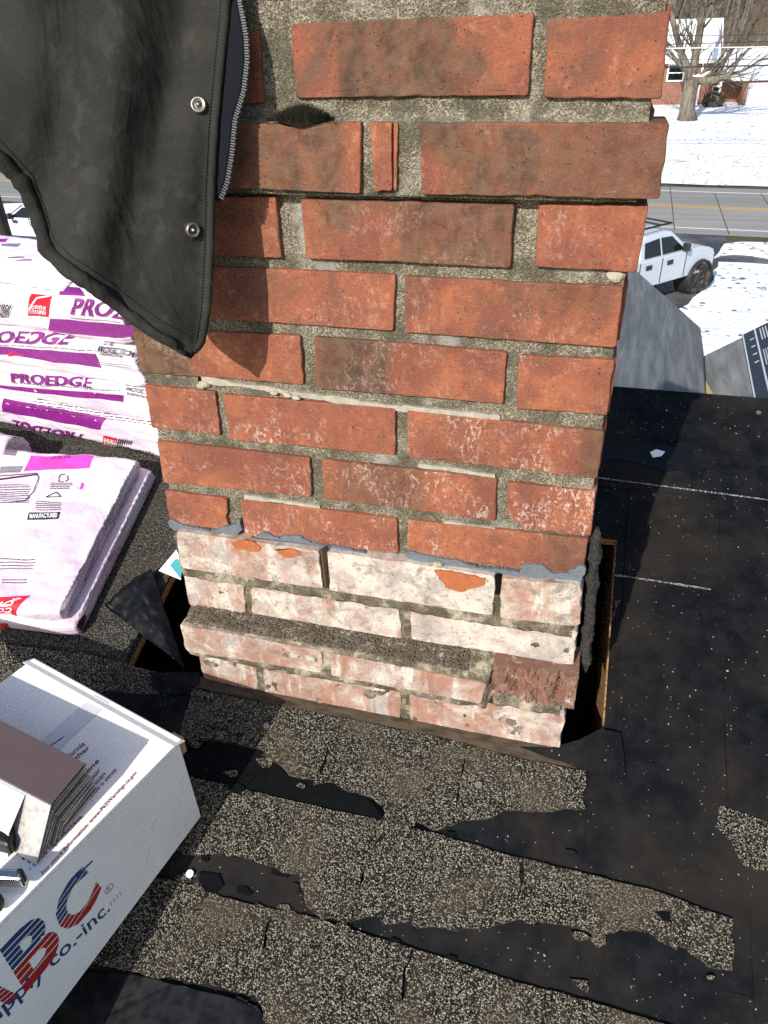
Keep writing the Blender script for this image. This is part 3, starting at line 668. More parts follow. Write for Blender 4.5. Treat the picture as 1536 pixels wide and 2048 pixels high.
# flaking strip of tar and flashing down the right corner
P = [] if True else [onY(u, v, .012) for u, v in [(1180, 1062), (1202, 1056), (1206, 1110), (1200, 1150), (1203, 1200), (1192, 1260), (1188, 1300), (1182, 1330), (1176, 1342), (1160, 1330), (1152, 1330), (1160, 1240), (1170, 1150)]]
g = G(); V = []; nk, na_ = 70, 14
top_, bot_ = onY(1194, 1056, .012), onY(1170, 1344, .012)
for k in range(nk+1):
    w = k/nk; c = top_*(1-w)+bot_*w
    for a in range(na_):
        th = 2*math.pi*a/na_; d = np.array([math.cos(th), math.sin(th)*1.1, 0]); rr = (.0062+.0034*fnz(c[0]+d[0]*.01, d[1]*.01, c[2], 60, 4)+.0016*nz(d[0], d[1], c[2]*300))*(min(1, .35+w*8) if w < .5 else min(1, .25+(1-w)*9)); V.append(c+d*rr)
g.add(V, [[k*na_+a, k*na_+(a+1) % na_, (k+1)*na_+(a+1) % na_, (k+1)*na_+a] for k in range(nk) for a in range(na_)]); g.build('flashing_remnant', plain('dry_tar', (.040, .037, .034), .95, 0, .8, 260, 1.0, .1), chim)
# pale lime left in the opened bed joints
for kk, pts in enumerate(([(400, 752), (520, 772), (604, 786), (640, 790), (800, 812), (1000, 832), (1000, 839), (800, 822), (640, 800), (520, 780), (396, 766)], [(488, 990), (560, 1000), (640, 1012), (640, 1018), (560, 1006), (488, 998)], [(836, 928), (900, 934), (990, 950), (990, 957), (900, 942), (836, 934)], [(886, 1042), (990, 1056), (990, 1062), (886, 1050)])):
    P = [onY(u, v, .001) for u, v in pts]; R2 = ragged([(p[0], p[2]) for p in P], .003, .0016, kk*3.0); g = G(); g.prism([(p[0], .0006, p[1]) for p in R2], (0, .004, 0)); g.build('lime_smear', plain('pale_lime_%d' % kk, (.36, .325, .26), .95, 0, .5, 120, 1.0, .1), chim)
# moss tuft on the second course
g = G(); mc = onY(603, 236, -.012)
for i in range(3400):
    a = random.gauss(0, .0100); dep = random.uniform(-.007, .010); hgt = max(.002, (.018-abs(a)*.55)*random.uniform(.45, 1.05))
    c = mc+np.array([a, dep, -.002-.004*max(0, 1-abs(a)/.02)]); t = c+np.array([random.gauss(0, .0035)+a*.15, random.gauss(-.002, .0025), hgt]); w = np.array([.0005, .0003, 0])
    g.add([c-w, c+w, t], [[0, 1, 2]])
tag(g.build('moss_tuft', M_moss, chim), kind='stuff')

# ================================================================== printed things: text helper
_tc = {}
def glyphs(s, bold=0.0, shear=0.0):
    key = (s, bold, shear)
    if key not in _tc:
        cu = bpy.data.curves.new('t', 'FONT'); cu.body = s; cu.size = 1.0; cu.offset = bold; cu.shear = shear; cu.resolution_u = 3; cu.fill_mode = 'BOTH'
        ob = bpy.data.objects.new('t', cu); COL.objects.link(ob)
        dg = bpy.context.evaluated_depsgraph_get(); me = bpy.data.meshes.new_from_object(ob.evaluated_get(dg))
        bm = bmesh.new(); bm.from_mesh(me); bmesh.ops.triangulate(bm, faces=bm.faces)
        vs = [(v.co.x, v.co.y) for v in bm.verts]; bm.verts.index_update(); fs = [[v.index for v in f.verts] for f in bm.faces]; bm.free()
        bpy.data.objects.remove(ob); bpy.data.curves.remove(cu); bpy.data.meshes.remove(me)
        xs = [v[0] for v in vs]; x0, x1 = min(xs), max(xs)
        _tc[key] = ([((x-x0)/(x1-x0), y/.72) for x, y in vs], fs)      # baseline 0, capitals about 1
    return _tc[key]
def lettering(surf, s, start, end, capt, mat, parent, off=.0006, bold=.012, shear=0.0, name='lettering'):
    """surf(p, off) -> world; start, end, capt: 2-D surface points of baseline start, baseline end, top of the first capital"""
    vs, fs = glyphs(s, bold, shear); a = np.array(start); e = np.array(end)-a; c = np.array(capt)-a
    P = [surf(a+e*x+c*y, off) for x, y in vs]
    g = G(); g.add(P, fs); return g.build(name, mat, parent)
def patch(surf, quad, mat, parent, off=.0004, nu=12, nv=5, name='print_patch', jag=0.0):
    q = [np.array(p) for p in quad]; V = []
    for j in range(nv+1):
        for i in range(nu+1):
            s, t = i/nu, j/nv; p = q[0]*(1-s)*(1-t)+q[1]*s*(1-t)+q[2]*s*t+q[3]*(1-s)*t
            if jag and (j in (0, nv) or i in (0, nu)): p = p+jag*np.array([nz(p[0], p[1], 2, 60), nz(p[0], p[1], 7, 60)])
            V.append(surf(p, off))
    g = G(); g.add(V, [[j*(nu+1)+i, j*(nu+1)+i+1, (j+1)*(nu+1)+i+1, (j+1)*(nu+1)+i] for j in range(nv) for i in range(nu)])
    return g.build(name, mat, parent, smooth=True)

m = N('white_film'); v = m.world()
fc = m.mix(m.sstep(m.noise(v, 12, 4), .45, .65), (.70, .645, .69), (.60, .50, .59))
fc = m.mix(m.math('MULTIPLY', m.sstep(m.vor(v, 150), .09, .05), m.sstep(m.noise(v, 22, 2), .52, .60)), fc, (.03, .03, .035))
crs = m.math('SUBTRACT', 1.0, m.math('ABSOLUTE', m.math('MULTIPLY', m.math('SUBTRACT', m.noise(m.scaled(v, (.35, 1, 1)), 30, 5, .55, 1.4), .5), 6.0)), True)
m.bump(m.math('ADD', m.math('MULTIPLY', crs, .35), m.noise(m.scaled(v, (.4, 1, 1)), 30, 4, .5, .8)), .4, .004)
M_film = m.set(fc, .30, 0, .5)
m = N('pink_film'); v = m.world()
fc = m.mix(m.sstep(m.noise(v, 9, 4), .40, .66), (.68, .59, .66), (.60, .44, .55))
fc = m.mix(m.math('MULTIPLY', m.sstep(m.vor(v, 170), .10, .05), m.sstep(m.noise(v, 15, 3), .50, .58)), fc, (.025, .025, .03))
crs = m.math('SUBTRACT', 1.0, m.math('ABSOLUTE', m.math('MULTIPLY', m.math('SUBTRACT', m.noise(v, 17, 5, .55, 1.6), .5), 7.0)), True)
m.bump(m.math('ADD', m.math('MULTIPLY', crs, .22), m.noise(v, 11, 3, .5, .8)), .45, .008)
M_film2 = m.set(fc, .32, 0, .5)
def ink(name, c, r=.42):
    m = N(name); v = m.world(); f = m.mix(m.sstep(m.noise(v, 70, 5, .65), .35, .7), tuple(x*.85 for x in c), tuple(min(1, x*1.1) for x in c)); return m.set(f, r, 0, .4)
M_purple = ink('purple_ink', (.215, .016, .195)); M_pink = ink('pink_ink', (.58, .055, .42)); M_red = ink('red_ink', (.56, .014, .035)); M_black = ink('black_ink', (.022, .020, .026)); M_grey = ink('grey_ink', (.22, .21, .23)); M_wht = ink('white_ink', (.86, .84, .86)); M_violet = ink('violet_ink', (.20, .02, .20))
M_torn = plain('torn_film_edge', (.70, .52, .64), .6)

class Bundle:
    """flat wrapped bundle; (u, t): u runs left from the right end, t runs up the front face then back over the top"""
    def __init__(s, org, eL, eD, T, D, L, seed, amp=.0016, r=.010):
        s.o, s.eL, s.eD, s.eN = np.array(org), np.array(eL), np.array(eD), np.cross(np.array(eD), np.array(eL)); s.eN /= np.linalg.norm(s.eN)
        if s.eN[2] < 0: s.eN = -s.eN
        s.T, s.D, s.L, s.seed, s.amp, s.r = T, D, L, seed, amp, r; s.per = 2*(T+D)
    def _rect(s, t):
        t %= s.per
        if t < s.T: return np.array([0, t])
        t -= s.T
        if t < s.D: return np.array([t, s.T])
        t -= s.D
        if t < s.T: return np.array([s.D, s.T-t])
        t -= s.T; return np.array([s.D-t, 0])
    def sec(s, t): return sum(s._rect(t+k*s.r*.5) for k in (-2, -1, 0, 1, 2))/5
    def pt(s, p, off=0.0):
        u, t = float(p[0]), float(p[1]); c = s.sec(t); d = s.sec(t+.002)-s.sec(t-.002); d = d/(np.linalg.norm(d)+1e-9); nn = np.array([-d[1], d[0]])
        w = s.amp*(fnz(u*.55+s.seed, t, s.seed, 26, 4)+.5*nz(u*.3, t+s.seed, 4, 90))
        e = min(1.0, max(0.0, u/.03)); pin = (1-e)**2*.22; mid = np.array([s.D/2, s.T/2]); c = c+(mid-c)*pin*np.array([.12, 1.0])
        if c[1] < .002: w = min(w, 0)
        c = c+nn*(w+off)
        return s.o+s.eL*u+s.eD*c[0]+s.eN*c[1]
    def build(s, name, mat, parent, nu=60, nt=110):
        us = [s.L*(i/nu)**1.25 for i in range(nu+1)]; V = [s.pt((u, s.per*j/nt)) for u in us for j in range(nt)]
        Fs = [[i*nt+j, (i+1)*nt+j, (i+1)*nt+(j+1) % nt, i*nt+(j+1) % nt] for i in range(nu) for j in range(nt)]
        # puckered right end cap, plain left end
        for i, fl in ((0, 0), (nu, 1)):
            ring = [i*nt+j for j in range(nt)]; b = len(V); cen = sum(np.array(V[k]) for k in ring)/nt
            inner = [np.array(V[k])*.45+cen*.55+s.eL*(.006*nz(j*.9, s.seed, 0)+(.003 if not fl else -.003)) for j, k in enumerate(ring)]; V += inner; V.append(cen)
            for j in range(nt):
                q = [ring[j], ring[(j+1) % nt], b+(j+1) % nt, b+j]; tq = [b+j, b+(j+1) % nt, b+nt]
                Fs += [q if not fl else q[::-1], tq if not fl else tq[::-1]]
        g = G(); g.add(V, Fs); return g.build(name, mat, parent, smooth=True)
    def front(s, u_, v_):
        """pixel to (u, t) on the front face plane"""
        p = onP(u_, v_, s.o, s.eD)-s.o; return np.array([np.dot(p, s.eL), np.dot(p, s.eN)])
    def top(s, u_, v_):
        p = onP(u_, v_, s.o+s.eN*s.T, s.eN)-s.o; return np.array([np.dot(p, s.eL), s.T+np.dot(p, s.eD)])

# ---- stack of four wrapped bundles behind the chimney's left side
A_ = np.array(pr(312, 917)); B_ = np.array(pr(60, 863)); dv = (B_-A_)/np.linalg.norm(B_-A_)
eL = RX*dv[0]+RS*dv[1]; eD = RX*(-dv[1])*-1+RS*(-dv[0]) if False else (RX*dv[1]-RS*dv[0]); 
if np.dot(eD, RS) < 0: eD = -eD
stack = []
labels = ['lowest wrapped shingle bundle in the stack left of the chimney, lettering upside down', 'second wrapped shingle bundle from the bottom of the stack left of the chimney', 'torn purple and white shingle bundle second from the top of the left stack', 'topmost shingle bundle of the stack, with crumpled white wrap on top']
TT = .084
for k in range(4):
    org = rp(A_[0], A_[1], .0035+k*(TT+.0005))-eL*(.055+.006*(k % 2))+eD*(.004*k+.004*(k % 2))
    b = Bundle(org, eL, eD, TT, .135, .75, 3.1+k*2.7, .0030, .012)
    t = thing('shingle_bundle', org+eL*.3+eD*.15, labels[k], 'shingle bundle', 'wrapped bundles of ridge shingles')
    b.build('wrapper', M_film, t); stack.append((b, t))
def F(k): b = stack[k][0]; return b.pt, b.front, stack[k][1]
def tx(k, s, a, e, c, mat, bold=.022, shear=0.0, off=.0026): pt, fr, t = F(k); lettering(pt, s, fr(*a), fr(*e), fr(*c), mat, t, off, bold, shear)
def pa(k, q, mat, off=.0006, **kw): pt, fr, t = F(k); return patch(pt, [fr(*p) for p in q], mat, t, off, **kw)
def toplab(k, q, mat, off=.0006, **kw): b, t = stack[k]; return patch(b.pt, [b.top(*p) for p in q], mat, t, off, **kw)
def fuzz(k, a, e, rows, step, mat, hgt=2.2):
    """blocks of print too small to read: rows of short strokes"""
    pt, fr, t = F(k); g = G(); a, e = np.array(a, float), np.array(e, float)
    for r in range(rows):
        x = 0.0
        while x < 1:
            w = random.uniform(.02, .07); p0 = a+(e-a)*x+np.array([0, r*step]); p1 = a+(e-a)*min(1, x+w)+np.array([0, r*step])
            V = [pt(fr(*q), .0008) for q in (p0, p1, p1-np.array([0, hgt]), p0-np.array([0, hgt]))]; g.add(V, [[0, 1, 2, 3]]); x += w+random.uniform(.008, .02)
    g.build('small_print', mat, t)
# top bundle
pa(3, [(58, 586), (102, 590), (97, 634), (56, 632)], M_red)
pa(3, [(59, 612), (73, 592), (101, 590), (101, 593), (76, 597), (61, 614)][:4] if False else [(57, 618), (72, 594), (75, 595), (60, 620)], M_wht, .0011, nu=4, nv=2)
pa(3, [(72, 594), (101, 588.5), (101, 591), (75, 597)], M_wht, .0011, nu=4, nv=2)
tx(3, 'OWENS', (64, 617), (93, 619), (64.5, 609.5), M_wht, off=.0016); tx(3, 'CORNING', (59, 626.5), (92, 628), (59.5, 618.5), M_wht, off=.0016)
tx(3, 'PROEDGE', (142, 626), (330, 640), (147, 595), M_purple, .02); pa(3, [(100, 637), (300, 652), (300, 682), (97, 662)], M_purple)
tx(3, 'PEPPERCORN', (-62, 612), (24, 615), (-60, 603), M_black, .012, .2)
for i in range(7): pa(3, [(2+i*2.8, 616), (3.4+i*2.8, 616), (1.4+i*2.8, 634), (0+i*2.8, 634)], M_black, nu=1, nv=1)
fuzz(3, (142, 636), (240, 645), 1, 3, M_grey)
pa(3, [(120, 590), (160, 592), (150, 578), (126, 576)], M_purple) if False else toplab(3, [(117, 590), (172, 594), (160, 577), (126, 575)], M_purple)
# second from top
tx(2, 'PROEDGE', (-52, 682), (134, 687), (-50, 660), M_purple, .03); pa(2, [(-60, 688), (192, 708), (202, 735), (-60, 700)], M_purple, jag=.002)
tx(2, 'TOTAL', (197, 690), (217, 692), (197.5, 682), M_black); tx(2, 'PROTECTION', (194, 703), (260, 709), (195, 692), M_black, .03); tx(2, 'ROOFING SYSTEM', (201, 709), (244, 713), (201.5, 705), M_black)
fuzz(2, (190, 678), (244, 679), 2, 3, M_grey, 1); fuzz(2, (196, 724), (262, 732), 2, 4, M_grey, 1.4); fuzz(2, (-40, 688), (190, 703), 1, 3, M_grey, 2)
pa(2, [(17, 703), (55, 707), (52, 713), (17, 712)], M_red)
# second from bottom
pa(1, [(64, 714), (186, 716), (202, 742), (60, 730)], M_purple, jag=.002)
tx(1, 'PROEDGE', (24, 762), (183, 773), (22, 745), M_purple, .03); pa(1, [(-20, 768), (247, 790), (246, 804), (-20, 774)], M_purple)
tx(1, 'TOTAL', (242, 771), (266, 774), (242, 764), M_black); tx(1, 'PROTECTION', (249, 781), (312, 789), (250, 774), M_black, .02); tx(1, 'ROOFING SYSTEM', (254, 788), (300, 795), (254, 784), M_black)
fuzz(1, (26, 766), (240, 782), 1, 3, M_grey, 2)
# lowest
fuzz(0, (60, 786), (300, 818), 8, 4.6, M_black, 1.6)
pa(0, [(5, 796), (210, 836), (200, 860), (5, 822)], M_purple, jag=.002)
tx(0, 'PROEDGE', (166, 868), (26, 838), (160, 886), M_purple, .03)
pa(0, [(207, 870), (235, 875), (228, 904), (203, 897)], M_red); tx(0, 'OWENS', (231, 899), (207, 893), (232, 890), M_wht, off=.0016); tx(0, 'CORNING', (233, 888), (208, 882), (234, 880), M_wht, off=.0016)
for i in range(7): pa(0, [(238+i*4, 876+i), (240+i*4, 876+i), (236+i*4, 892+i), (234+i*4, 892+i)], M_black, nu=1, nv=1)
tx(0, 'PEPPERCORN', (309, 903), (232, 890), (307, 912), M_black, .012, .2)
# crumpled wrap on the top of the stack
b, t = stack[3]
gV = []; nu_, nv_ = 46, 26
for j in range(nv_+1):
    for i in range(nu_+1):
        q = b.top(-60+(170)*i/nu_, 485+(80)*j/nv_) if False else None
        u = .10+.60*i/nu_; d_ = .010+.118*j/nv_
        gV.append(b.o+b.eL*u+b.eD*d_+b.eN*(b.T+.003+.006*max(0, fnz(u, d_, 9, 9, 3)+.45)*math.sin(math.pi*j/nv_)**.5*math.sin(math.pi*i/nu_)**.5+.0025*abs(nz(u, d_, 3, 48))))
g = G(); g.add(gV, [[j*(nu_+1)+i+1, j*(nu_+1)+i, (j+1)*(nu_+1)+i, (j+1)*(nu_+1)+i+1] for j in range(nv_) for i in range(nu_)])
cw = g.build('crumpled_wrap', M_film, t, smooth=True); md = cw.modifiers.new('t', 'SOLIDIFY'); md.thickness = .0006
toplab(3, [(-10, 502), (30, 500), (24, 507), (-10, 506)], M_purple, .022, nu=6, nv=3)
toplab(3, [(24, 532), (60, 530), (58, 534), (26, 534)], M_violet, .016, nu=6, nv=2)

# ---- the opened pair lying nearer, beside the chimney
C0 = np.array(pr(165, 1281)); dr = np.array([-.018, .325]); dr /= np.linalg.norm(dr); df = np.array([-.325, -.018]); df /= np.linalg.norm(df)
eL2 = RX*df[0]+RS*df[1]; eD2 = RX*dr[0]+RS*dr[1]; eD2 = eD2-eL2*np.dot(eD2, eL2); eD2 /= np.linalg.norm(eD2)
lo = Bundle(rp(C0[0], C0[1], .0075), eL2, eD2, .030, .325, .60, 21.0, .0010, .005)
t_lo = thing('shingle_bundle', lo.o+eL2*.2+eD2*.16, 'pink wrapped shingle bundle lying flat under another, lower of the near pair', 'shingle bundle', 'wrapped bundles of ridge shingles'); lo.build('wrapper', M_film2, t_lo)
up_ = Bundle(lo.o+lo.eN*.0308+eL2*.014+eD2*.004, eL2, eD2, .030, .318, .60, 33.0, .0034, .012)
t_up = thing('shingle_bundle', up_.o+eL2*.2+eD2*.16, 'pink white shingle bundle with recycling print on top, upper of the near pair', 'shingle bundle', 'wrapped bundles of ridge shingles'); up_.build('wrapper', M_film2, t_up, 90, 150)
def U(mat, q, off=.0008, **kw): return patch(up_.pt, [up_.top(*p) for p in q], mat, t_up, off, **kw)
def UT(s, a, e, c, mat, bold=.01): lettering(up_.pt, s, up_.top(*a), up_.top(*e), up_.top(*c), mat, t_up, .0014, bold)
U(M_pink, [(62, 912), (187, 911), (178, 935), (48, 944)]); U(M_grey, [(2, 934), (46, 932), (40, 945), (0, 947)])
UT('RECYCLE', (141, 912), (103, 914), (141, 917), M_violet, .02)
def UF(cx, cy, w, rows, st):
    g = G()
    for r in range(rows):
        x = cx-w/2*random.uniform(.8, 1)
        while x < cx+w/2:
            ww = random.uniform(2, 6); V = [up_.pt(up_.top(*q), .0012) for q in ((x, cy+r*st), (x+ww, cy+r*st), (x+ww-.4, cy+r*st+1.7), (x-.4, cy+r*st+1.7))]; g.add(V, [[0, 1, 2, 3]]); x += ww+random.uniform(.8, 2)
    g.build('small_print', M_black, t_up)
UF(120, 966, 40, 4, 3.6); UF(96, 1003, 50, 5, 4.0); UF(30, 1118, 70, 4, 6); UF(26, 1160, 46, 2, 5); UF(24, 970, 64, 9, 4.4)
# recycling arrows: three bent bands
def band(pts, w, mat, off=.0013):
    g = G()
    for a, b in zip(pts[:-1], pts[1:]):
        a, b = np.array(a, float), np.array(b, float); d = (b-a)/np.linalg.norm(b-a); n_ = np.array([-d[1], d[0]])*w/2
        g.add([up_.pt(up_.top(*q), off) for q in (a-n_, b-n_, b+n_, a+n_)], [[0, 1, 2, 3]])
    g.build('print_mark', mat, t_up)
for P in ([(117, 958), (121, 950), (130, 949)], [(134, 951), (137, 960), (131, 963)], [(127, 964), (117, 963), (119, 959)], [(92, 995), (113, 984), (121, 993), (94, 995)]): band(P, 1.6, M_black)
band([(0, 954), (74, 948), (78, 956), (68, 985), (50, 1003), (0, 1006)], 1.6, M_black); band([(0, 960), (76, 950)], 3.0, M_black)
U(M_black, [(60, 1026), (122, 1025), (116, 1039), (54, 1040)], .0010); UT('MANUFACTURED', (60, 1037), (115, 1035), (61, 1029), M_wht, .02)
U(M_pink, [(163, 966), (168, 966), (164, 979), (159, 979)], nu=2, nv=2)
def front_red(b, t, q, s1, s2, off=.0007):
    patch(b.pt, [b.front(*p) for p in q], M_red, t, off)
front_red(up_, t_up, [(-40, 1203), (24, 1203), (34, 1238), (-40, 1240)], '', ''); front_red(lo, t_lo, [(-40, 1246), (14, 1246), (30, 1272), (-40, 1274)], '', '')
lettering(up_.pt, 'CORNING', up_.front(20, 1218), up_.front(-70, 1218), up_.front(20, 1226), M_wht, t_up, .0015); lettering(up_.pt, 'OWENS', up_.front(12, 1209), up_.front(-60, 1209), up_.front(12, 1216), M_wht, t_up, .0015)
lettering(lo.pt, 'CORNING', lo.front(12, 1258), lo.front(-70, 1258), lo.front(12, 1266), M_wht, t_lo, .0015)
# gaping black end of the lower bundle's wrap
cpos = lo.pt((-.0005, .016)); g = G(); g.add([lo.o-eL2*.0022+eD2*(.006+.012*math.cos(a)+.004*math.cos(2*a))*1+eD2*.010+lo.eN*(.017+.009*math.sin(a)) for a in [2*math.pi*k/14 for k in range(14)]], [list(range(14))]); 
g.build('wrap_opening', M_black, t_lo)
# torn flap of wrapper hanging in from the left edge
gV = []; nu_, nv_ = 20, 16
tf0 = up_.top(-120, 900); 
for j in range(nv_+1):
    for i in range(nu_+1):
        w, z = i/nu_, j/nv_
        q = up_.top(-140+w*(196-30*abs(2*z-.7))+5*nz(z*9, w*3, 1), 812+z*112)
        gV.append(up_.pt((q[0], q[1]), .022+.014*math.sin(2.4*w+1)+.006*fnz(w*2, z*2, 5, 1, 3)+.02*(1-z)))
g = G(); g.add(gV, [[j*(nu_+1)+i, j*(nu_+1)+i+1, (j+1)*(nu_+1)+i+1, (j+1)*(nu_+1)+i] for j in range(nv_) for i in range(nu_)])
tfp = g.build('torn_wrapper', M_film, None, smooth=True); tag(tfp, 'torn flap of pink and white wrapper reaching in from the left edge', 'wrapper'); md = tfp.modifiers.new('t', 'SOLIDIFY'); md.thickness = .0008

# ================================================================== white carton with printed side, tools on it
zb = rp(*pr(402, 1632), .006)[2]; HB = .160; zt_ = zb+HB
b0 = onZ(402, 1632, zb); b1 = onZ(175, 1937, zb); T0 = onZ(359, 1487, zt_); T1 = onZ(64, 1324, zt_); T2 = onZ(0, 1852, zt_)
e2 = (b1-b0)/np.linalg.norm(b1-b0); e2t = (T2-T0)/np.linalg.norm(T2-T0); e1 = (T1-T0); W1 = np.linalg.norm(e1); e1 = e1/W1; LB = .42
carton = thing('carton', (b0+b0+e1*W1+e2*LB)/2, 'white cardboard carton with red and blue letters lying at lower left', 'carton')
b3, b2 = b0+e1*W1, b0+e1*W1+e2*LB; bb = b0+e2*LB; t0, t1_, t2_, t3_ = T0, T0+e1*W1, T0+e1*W1+e2t*LB, T0+e2t*LB
m = N('white_card'); v = m.world(); 
fl_ = m.nd('ShaderNodeTexWave', wave_type='BANDS'); m.ln(m.coord('Object'), fl_.inputs[0]); fl_.inputs['Scale'].default_value = 45; fl_.inputs['Distortion'].default_value = 2.0
cc = m.mix(m.sstep(m.noise(v, 18, 4), .4, .7), (.92, .885, .82), (.87, .84, .78))
cc = m.mix(m.math('MULTIPLY', m.sstep(m.vor(v, 130), .07, .04), m.sstep(m.noise(v, 20, 2), .56, .6)), cc, (.04, .04, .04))
m.bump(m.noise(v, 30, 3, .5, .5), .12, .004); M_card = m.set(cc, .42, 0, .4)
M_kraft = plain('kraft_edge', (.36, .23, .12), .85, 0, .2, 60)
g = G(); g.add([b0, b3, b2, bb, t0, t1_, t2_, t3_], [[0, 1, 2, 3], [0, 3, 7, 4], [1, 0, 4, 5], [2, 1, 5, 6], [3, 2, 6, 7], [4, 7, 6, 5]])
bevel(g.build('carton_body', M_card, carton), .003, 3)
# lid: top panel, tucked edge along the far end, taped seam
up3 = np.array([0, 0, 1.0]); e1n, e2n = e1, e2t
g = G(); g.prism([t0-e2n*.004+up3*.0016, t1_-e2n*.004+up3*.0016, t1_+e2n*LB+up3*.0016, t0+e2n*LB+up3*.0016], up3*.0022); bevel(g.build('lid', M_card, carton), .001)
g = G(); g.prism([t0-e2n*.006-up3*.001+e1*-.003, t1_-e2n*.006-up3*.001+e1*.003, t1_+e2n*.010+up3*.0055+e1*.003, t0+e2n*.010+up3*.0055-e1*.003], up3*.0014); g.build('lid_flap', M_card, carton)
g = G(); q = t0-e2n*.004; g.prism([q+e1*.004-up3*.002, q+e1*.020-up3*.002, q+e1*.016-up3*.030, q+e1*.004-up3*.026], -e2n*.006); g.build('tuck_flap', M_kraft, carton)
def topS(p, off=0.0): return t0+e1*p[0]+e2n*p[1]+up3*(.0040+off)
def topPx(u, v):
    p = onZ(u, v, zt_+.004)-t0; A = np.array([[e1[0], e2n[0]], [e1[1], e2n[1]]]); return np.linalg.solve(A, p[:2])
sn = np.cross(e2, T0-b0); sn /= np.linalg.norm(sn); sn = sn if np.dot(sn, e1) < 0 else -sn
def sideS(p, off=0.0): return b0+e2*p[0]+(T0-b0)/HB*p[1]+(e2t-e2)*p[0]*p[1]/HB+sn*(.0004+off)
def sidePx(u, v):
    p = onP(u, v, b0, sn)-b0; y = p[2]/(T0-b0)[2]*HB; dd = p-(T0-b0)/HB*y; return np.array([np.dot(dd, e2), y])
side_q = [np.array([0.001, .001]), np.array([LB-.001, .001]), np.array([LB-.001, HB-.001]), np.array([.001, HB-.001])]
patch(sideS, side_q, M_card, carton, .0001, 24, 10, 'side_panel')
M_maroon = ink('maroon_ink', (.20, .012, .045)); M_blue = ink('blue_ink', (.030, .055, .16)); M_ltblue = ink('pale_blue_smear', (.45, .58, .72))
def ct(s, a, e, c, mat=M_maroon, bold=.012): lettering(topS, s, topPx(*a), topPx(*e), topPx(*c), mat, carton, .0004, bold)
tape = [topPx(u, v) for u, v in ((188, 1390), (218, 1405), (118, 1500), (82, 1482))]
patch(topS, tape, plain('clear_tape', (.66, .67, .66), .22), carton, .0003, 6, 2, 'tape')
band_q = [(128, 1474), (101, 1492)]; A_, B_ = topPx(*band_q[0]), topPx(*band_q[1]); d = (B_-A_)/np.linalg.norm(B_-A_); q = np.array([-d[1], d[0]])*.0007; patch(topS, [A_-q, B_-q, B_+q, A_+q], M_black, carton, .0006, 3, 1, 'seam')
ct('California', (114, 1539), (171, 1489), (109, 1531)); ct('or other', (124, 1545), (180, 1497), (119, 1537)); ct('contiene', (140, 1584), (199, 1523), (135, 1576)); ct('conocidos por', (120, 1632), (202, 1541), (115, 1624)); ct('que provocan', (140, 1626), (212, 1549), (135, 1618))
ct('el estado de', (46, 1722), (120, 1640), (41, 1714)); ct('cancer, defectos de nacimiento u otros', (58, 1728), (234, 1541), (53, 1720)); ct('- danos reproductivos.', (60, 1742), (167, 1634), (55, 1734))
ct('For more information: www.P65Warnings.ca.gov', (86, 1750), (274, 1546), (82, 1744))
# striped logo on the side: blue upper halves, red lower halves, white rules through
def striped(s, a, e, c, name):
    vs, fs = glyphs(s, .035, .0); A = sidePx(*a); E_ = sidePx(*e)-A; C_ = sidePx(*c)-A
    bm = bmesh.new(); bv = [bm.verts.new((x, y, 0)) for x, y in vs]
    for f in fs:
        try: bm.faces.new([bv[i] for i in f])
        except ValueError: pass
    cuts = [.47, .50, .58, .60, .68, .70, .78, .80, .88, .90, .36, .38, .24, .26, .12, .14]
    for cy in cuts: bmesh.ops.bisect_plane(bm, geom=bm.verts[:]+bm.edges[:]+bm.faces[:], plane_co=(0, cy, 0), plane_no=(0, 1, 0))
    kill = []
    for f in bm.faces:
        y = f.calc_center_median().y
        if any(lo_ <= y <= hi for lo_, hi in ((.47, .50), (.58, .60), (.68, .70), (.78, .80), (.88, .90), (.36, .38), (.24, .26), (.12, .14))): kill.append(f)
    bmesh.ops.delete(bm, geom=kill, context='FACES')
    bm.verts.index_update()
    for mt, test, nm in ((M_blue, lambda y: y >= .48, 'logo_upper'), (M_red2, lambda y: y < .48, 'logo_lower')):
        g = G(); V = [sideS(A+E_*v_.co.x+C_*v_.co.y, .0003) for v_ in bm.verts]; fsel = [[v_.index for v_ in f.verts] for f in bm.faces if test(f.calc_center_median().y)]
        used = sorted({i for f in fsel for i in f}); mp_ = {k: n_ for n_, k in enumerate(used)}
        g.add([V[i] for i in used], [[mp_[i] for i in f] for f in fsel]); g.build(nm, mt, carton)
    bm.free()
M_red2 = ink('logo_red', (.42, .025, .020))
striped('C', (140, 1868), (206, 1795), (118, 1832), 'C') if False else None
striped('C', (150, 1880), (212, 1782), (112, 1838), 'C'); striped('B', (62, 1990), (136, 1896), (26, 1918), 'B'); striped('A', (-40, 2090), (52, 1998), (-60, 2030), 'A')
g = G(); A, B = sidePx(168, 1762), sidePx(198, 1729)
d = (B-A)/np.linalg.norm(B-A); q = np.array([-d[1], d[0]])*.0014; patch(sideS, [A-q, B-q, B+q, A+q], M_blue, carton, .0003, 2, 1, 'logo_stroke')
lettering(sideS, 'supply co.-inc.', sidePx(-20, 2085), sidePx(224, 1822), sidePx(-32, 2066), M_blue, carton, .0003, .01)
lettering(sideS, 'R', sidePx(223, 1787), sidePx(229, 1781), sidePx(219, 1781), M_grey, carton, .0003, .0)
g = G(); cR = sidePx(224, 1781)
for k in range(18):
    a, b_ = 2*math.pi*k/18, 2*math.pi*(k+1)/18
    g.add([sideS(cR+np.array([math.cos(x), math.sin(x)])*r, .0006) for x, r in ((a, .0058), (b_, .0058), (b_, .0050), (a, .0050))], [[0, 1, 2, 3]])
g.build('ring_mark', M_grey, carton)
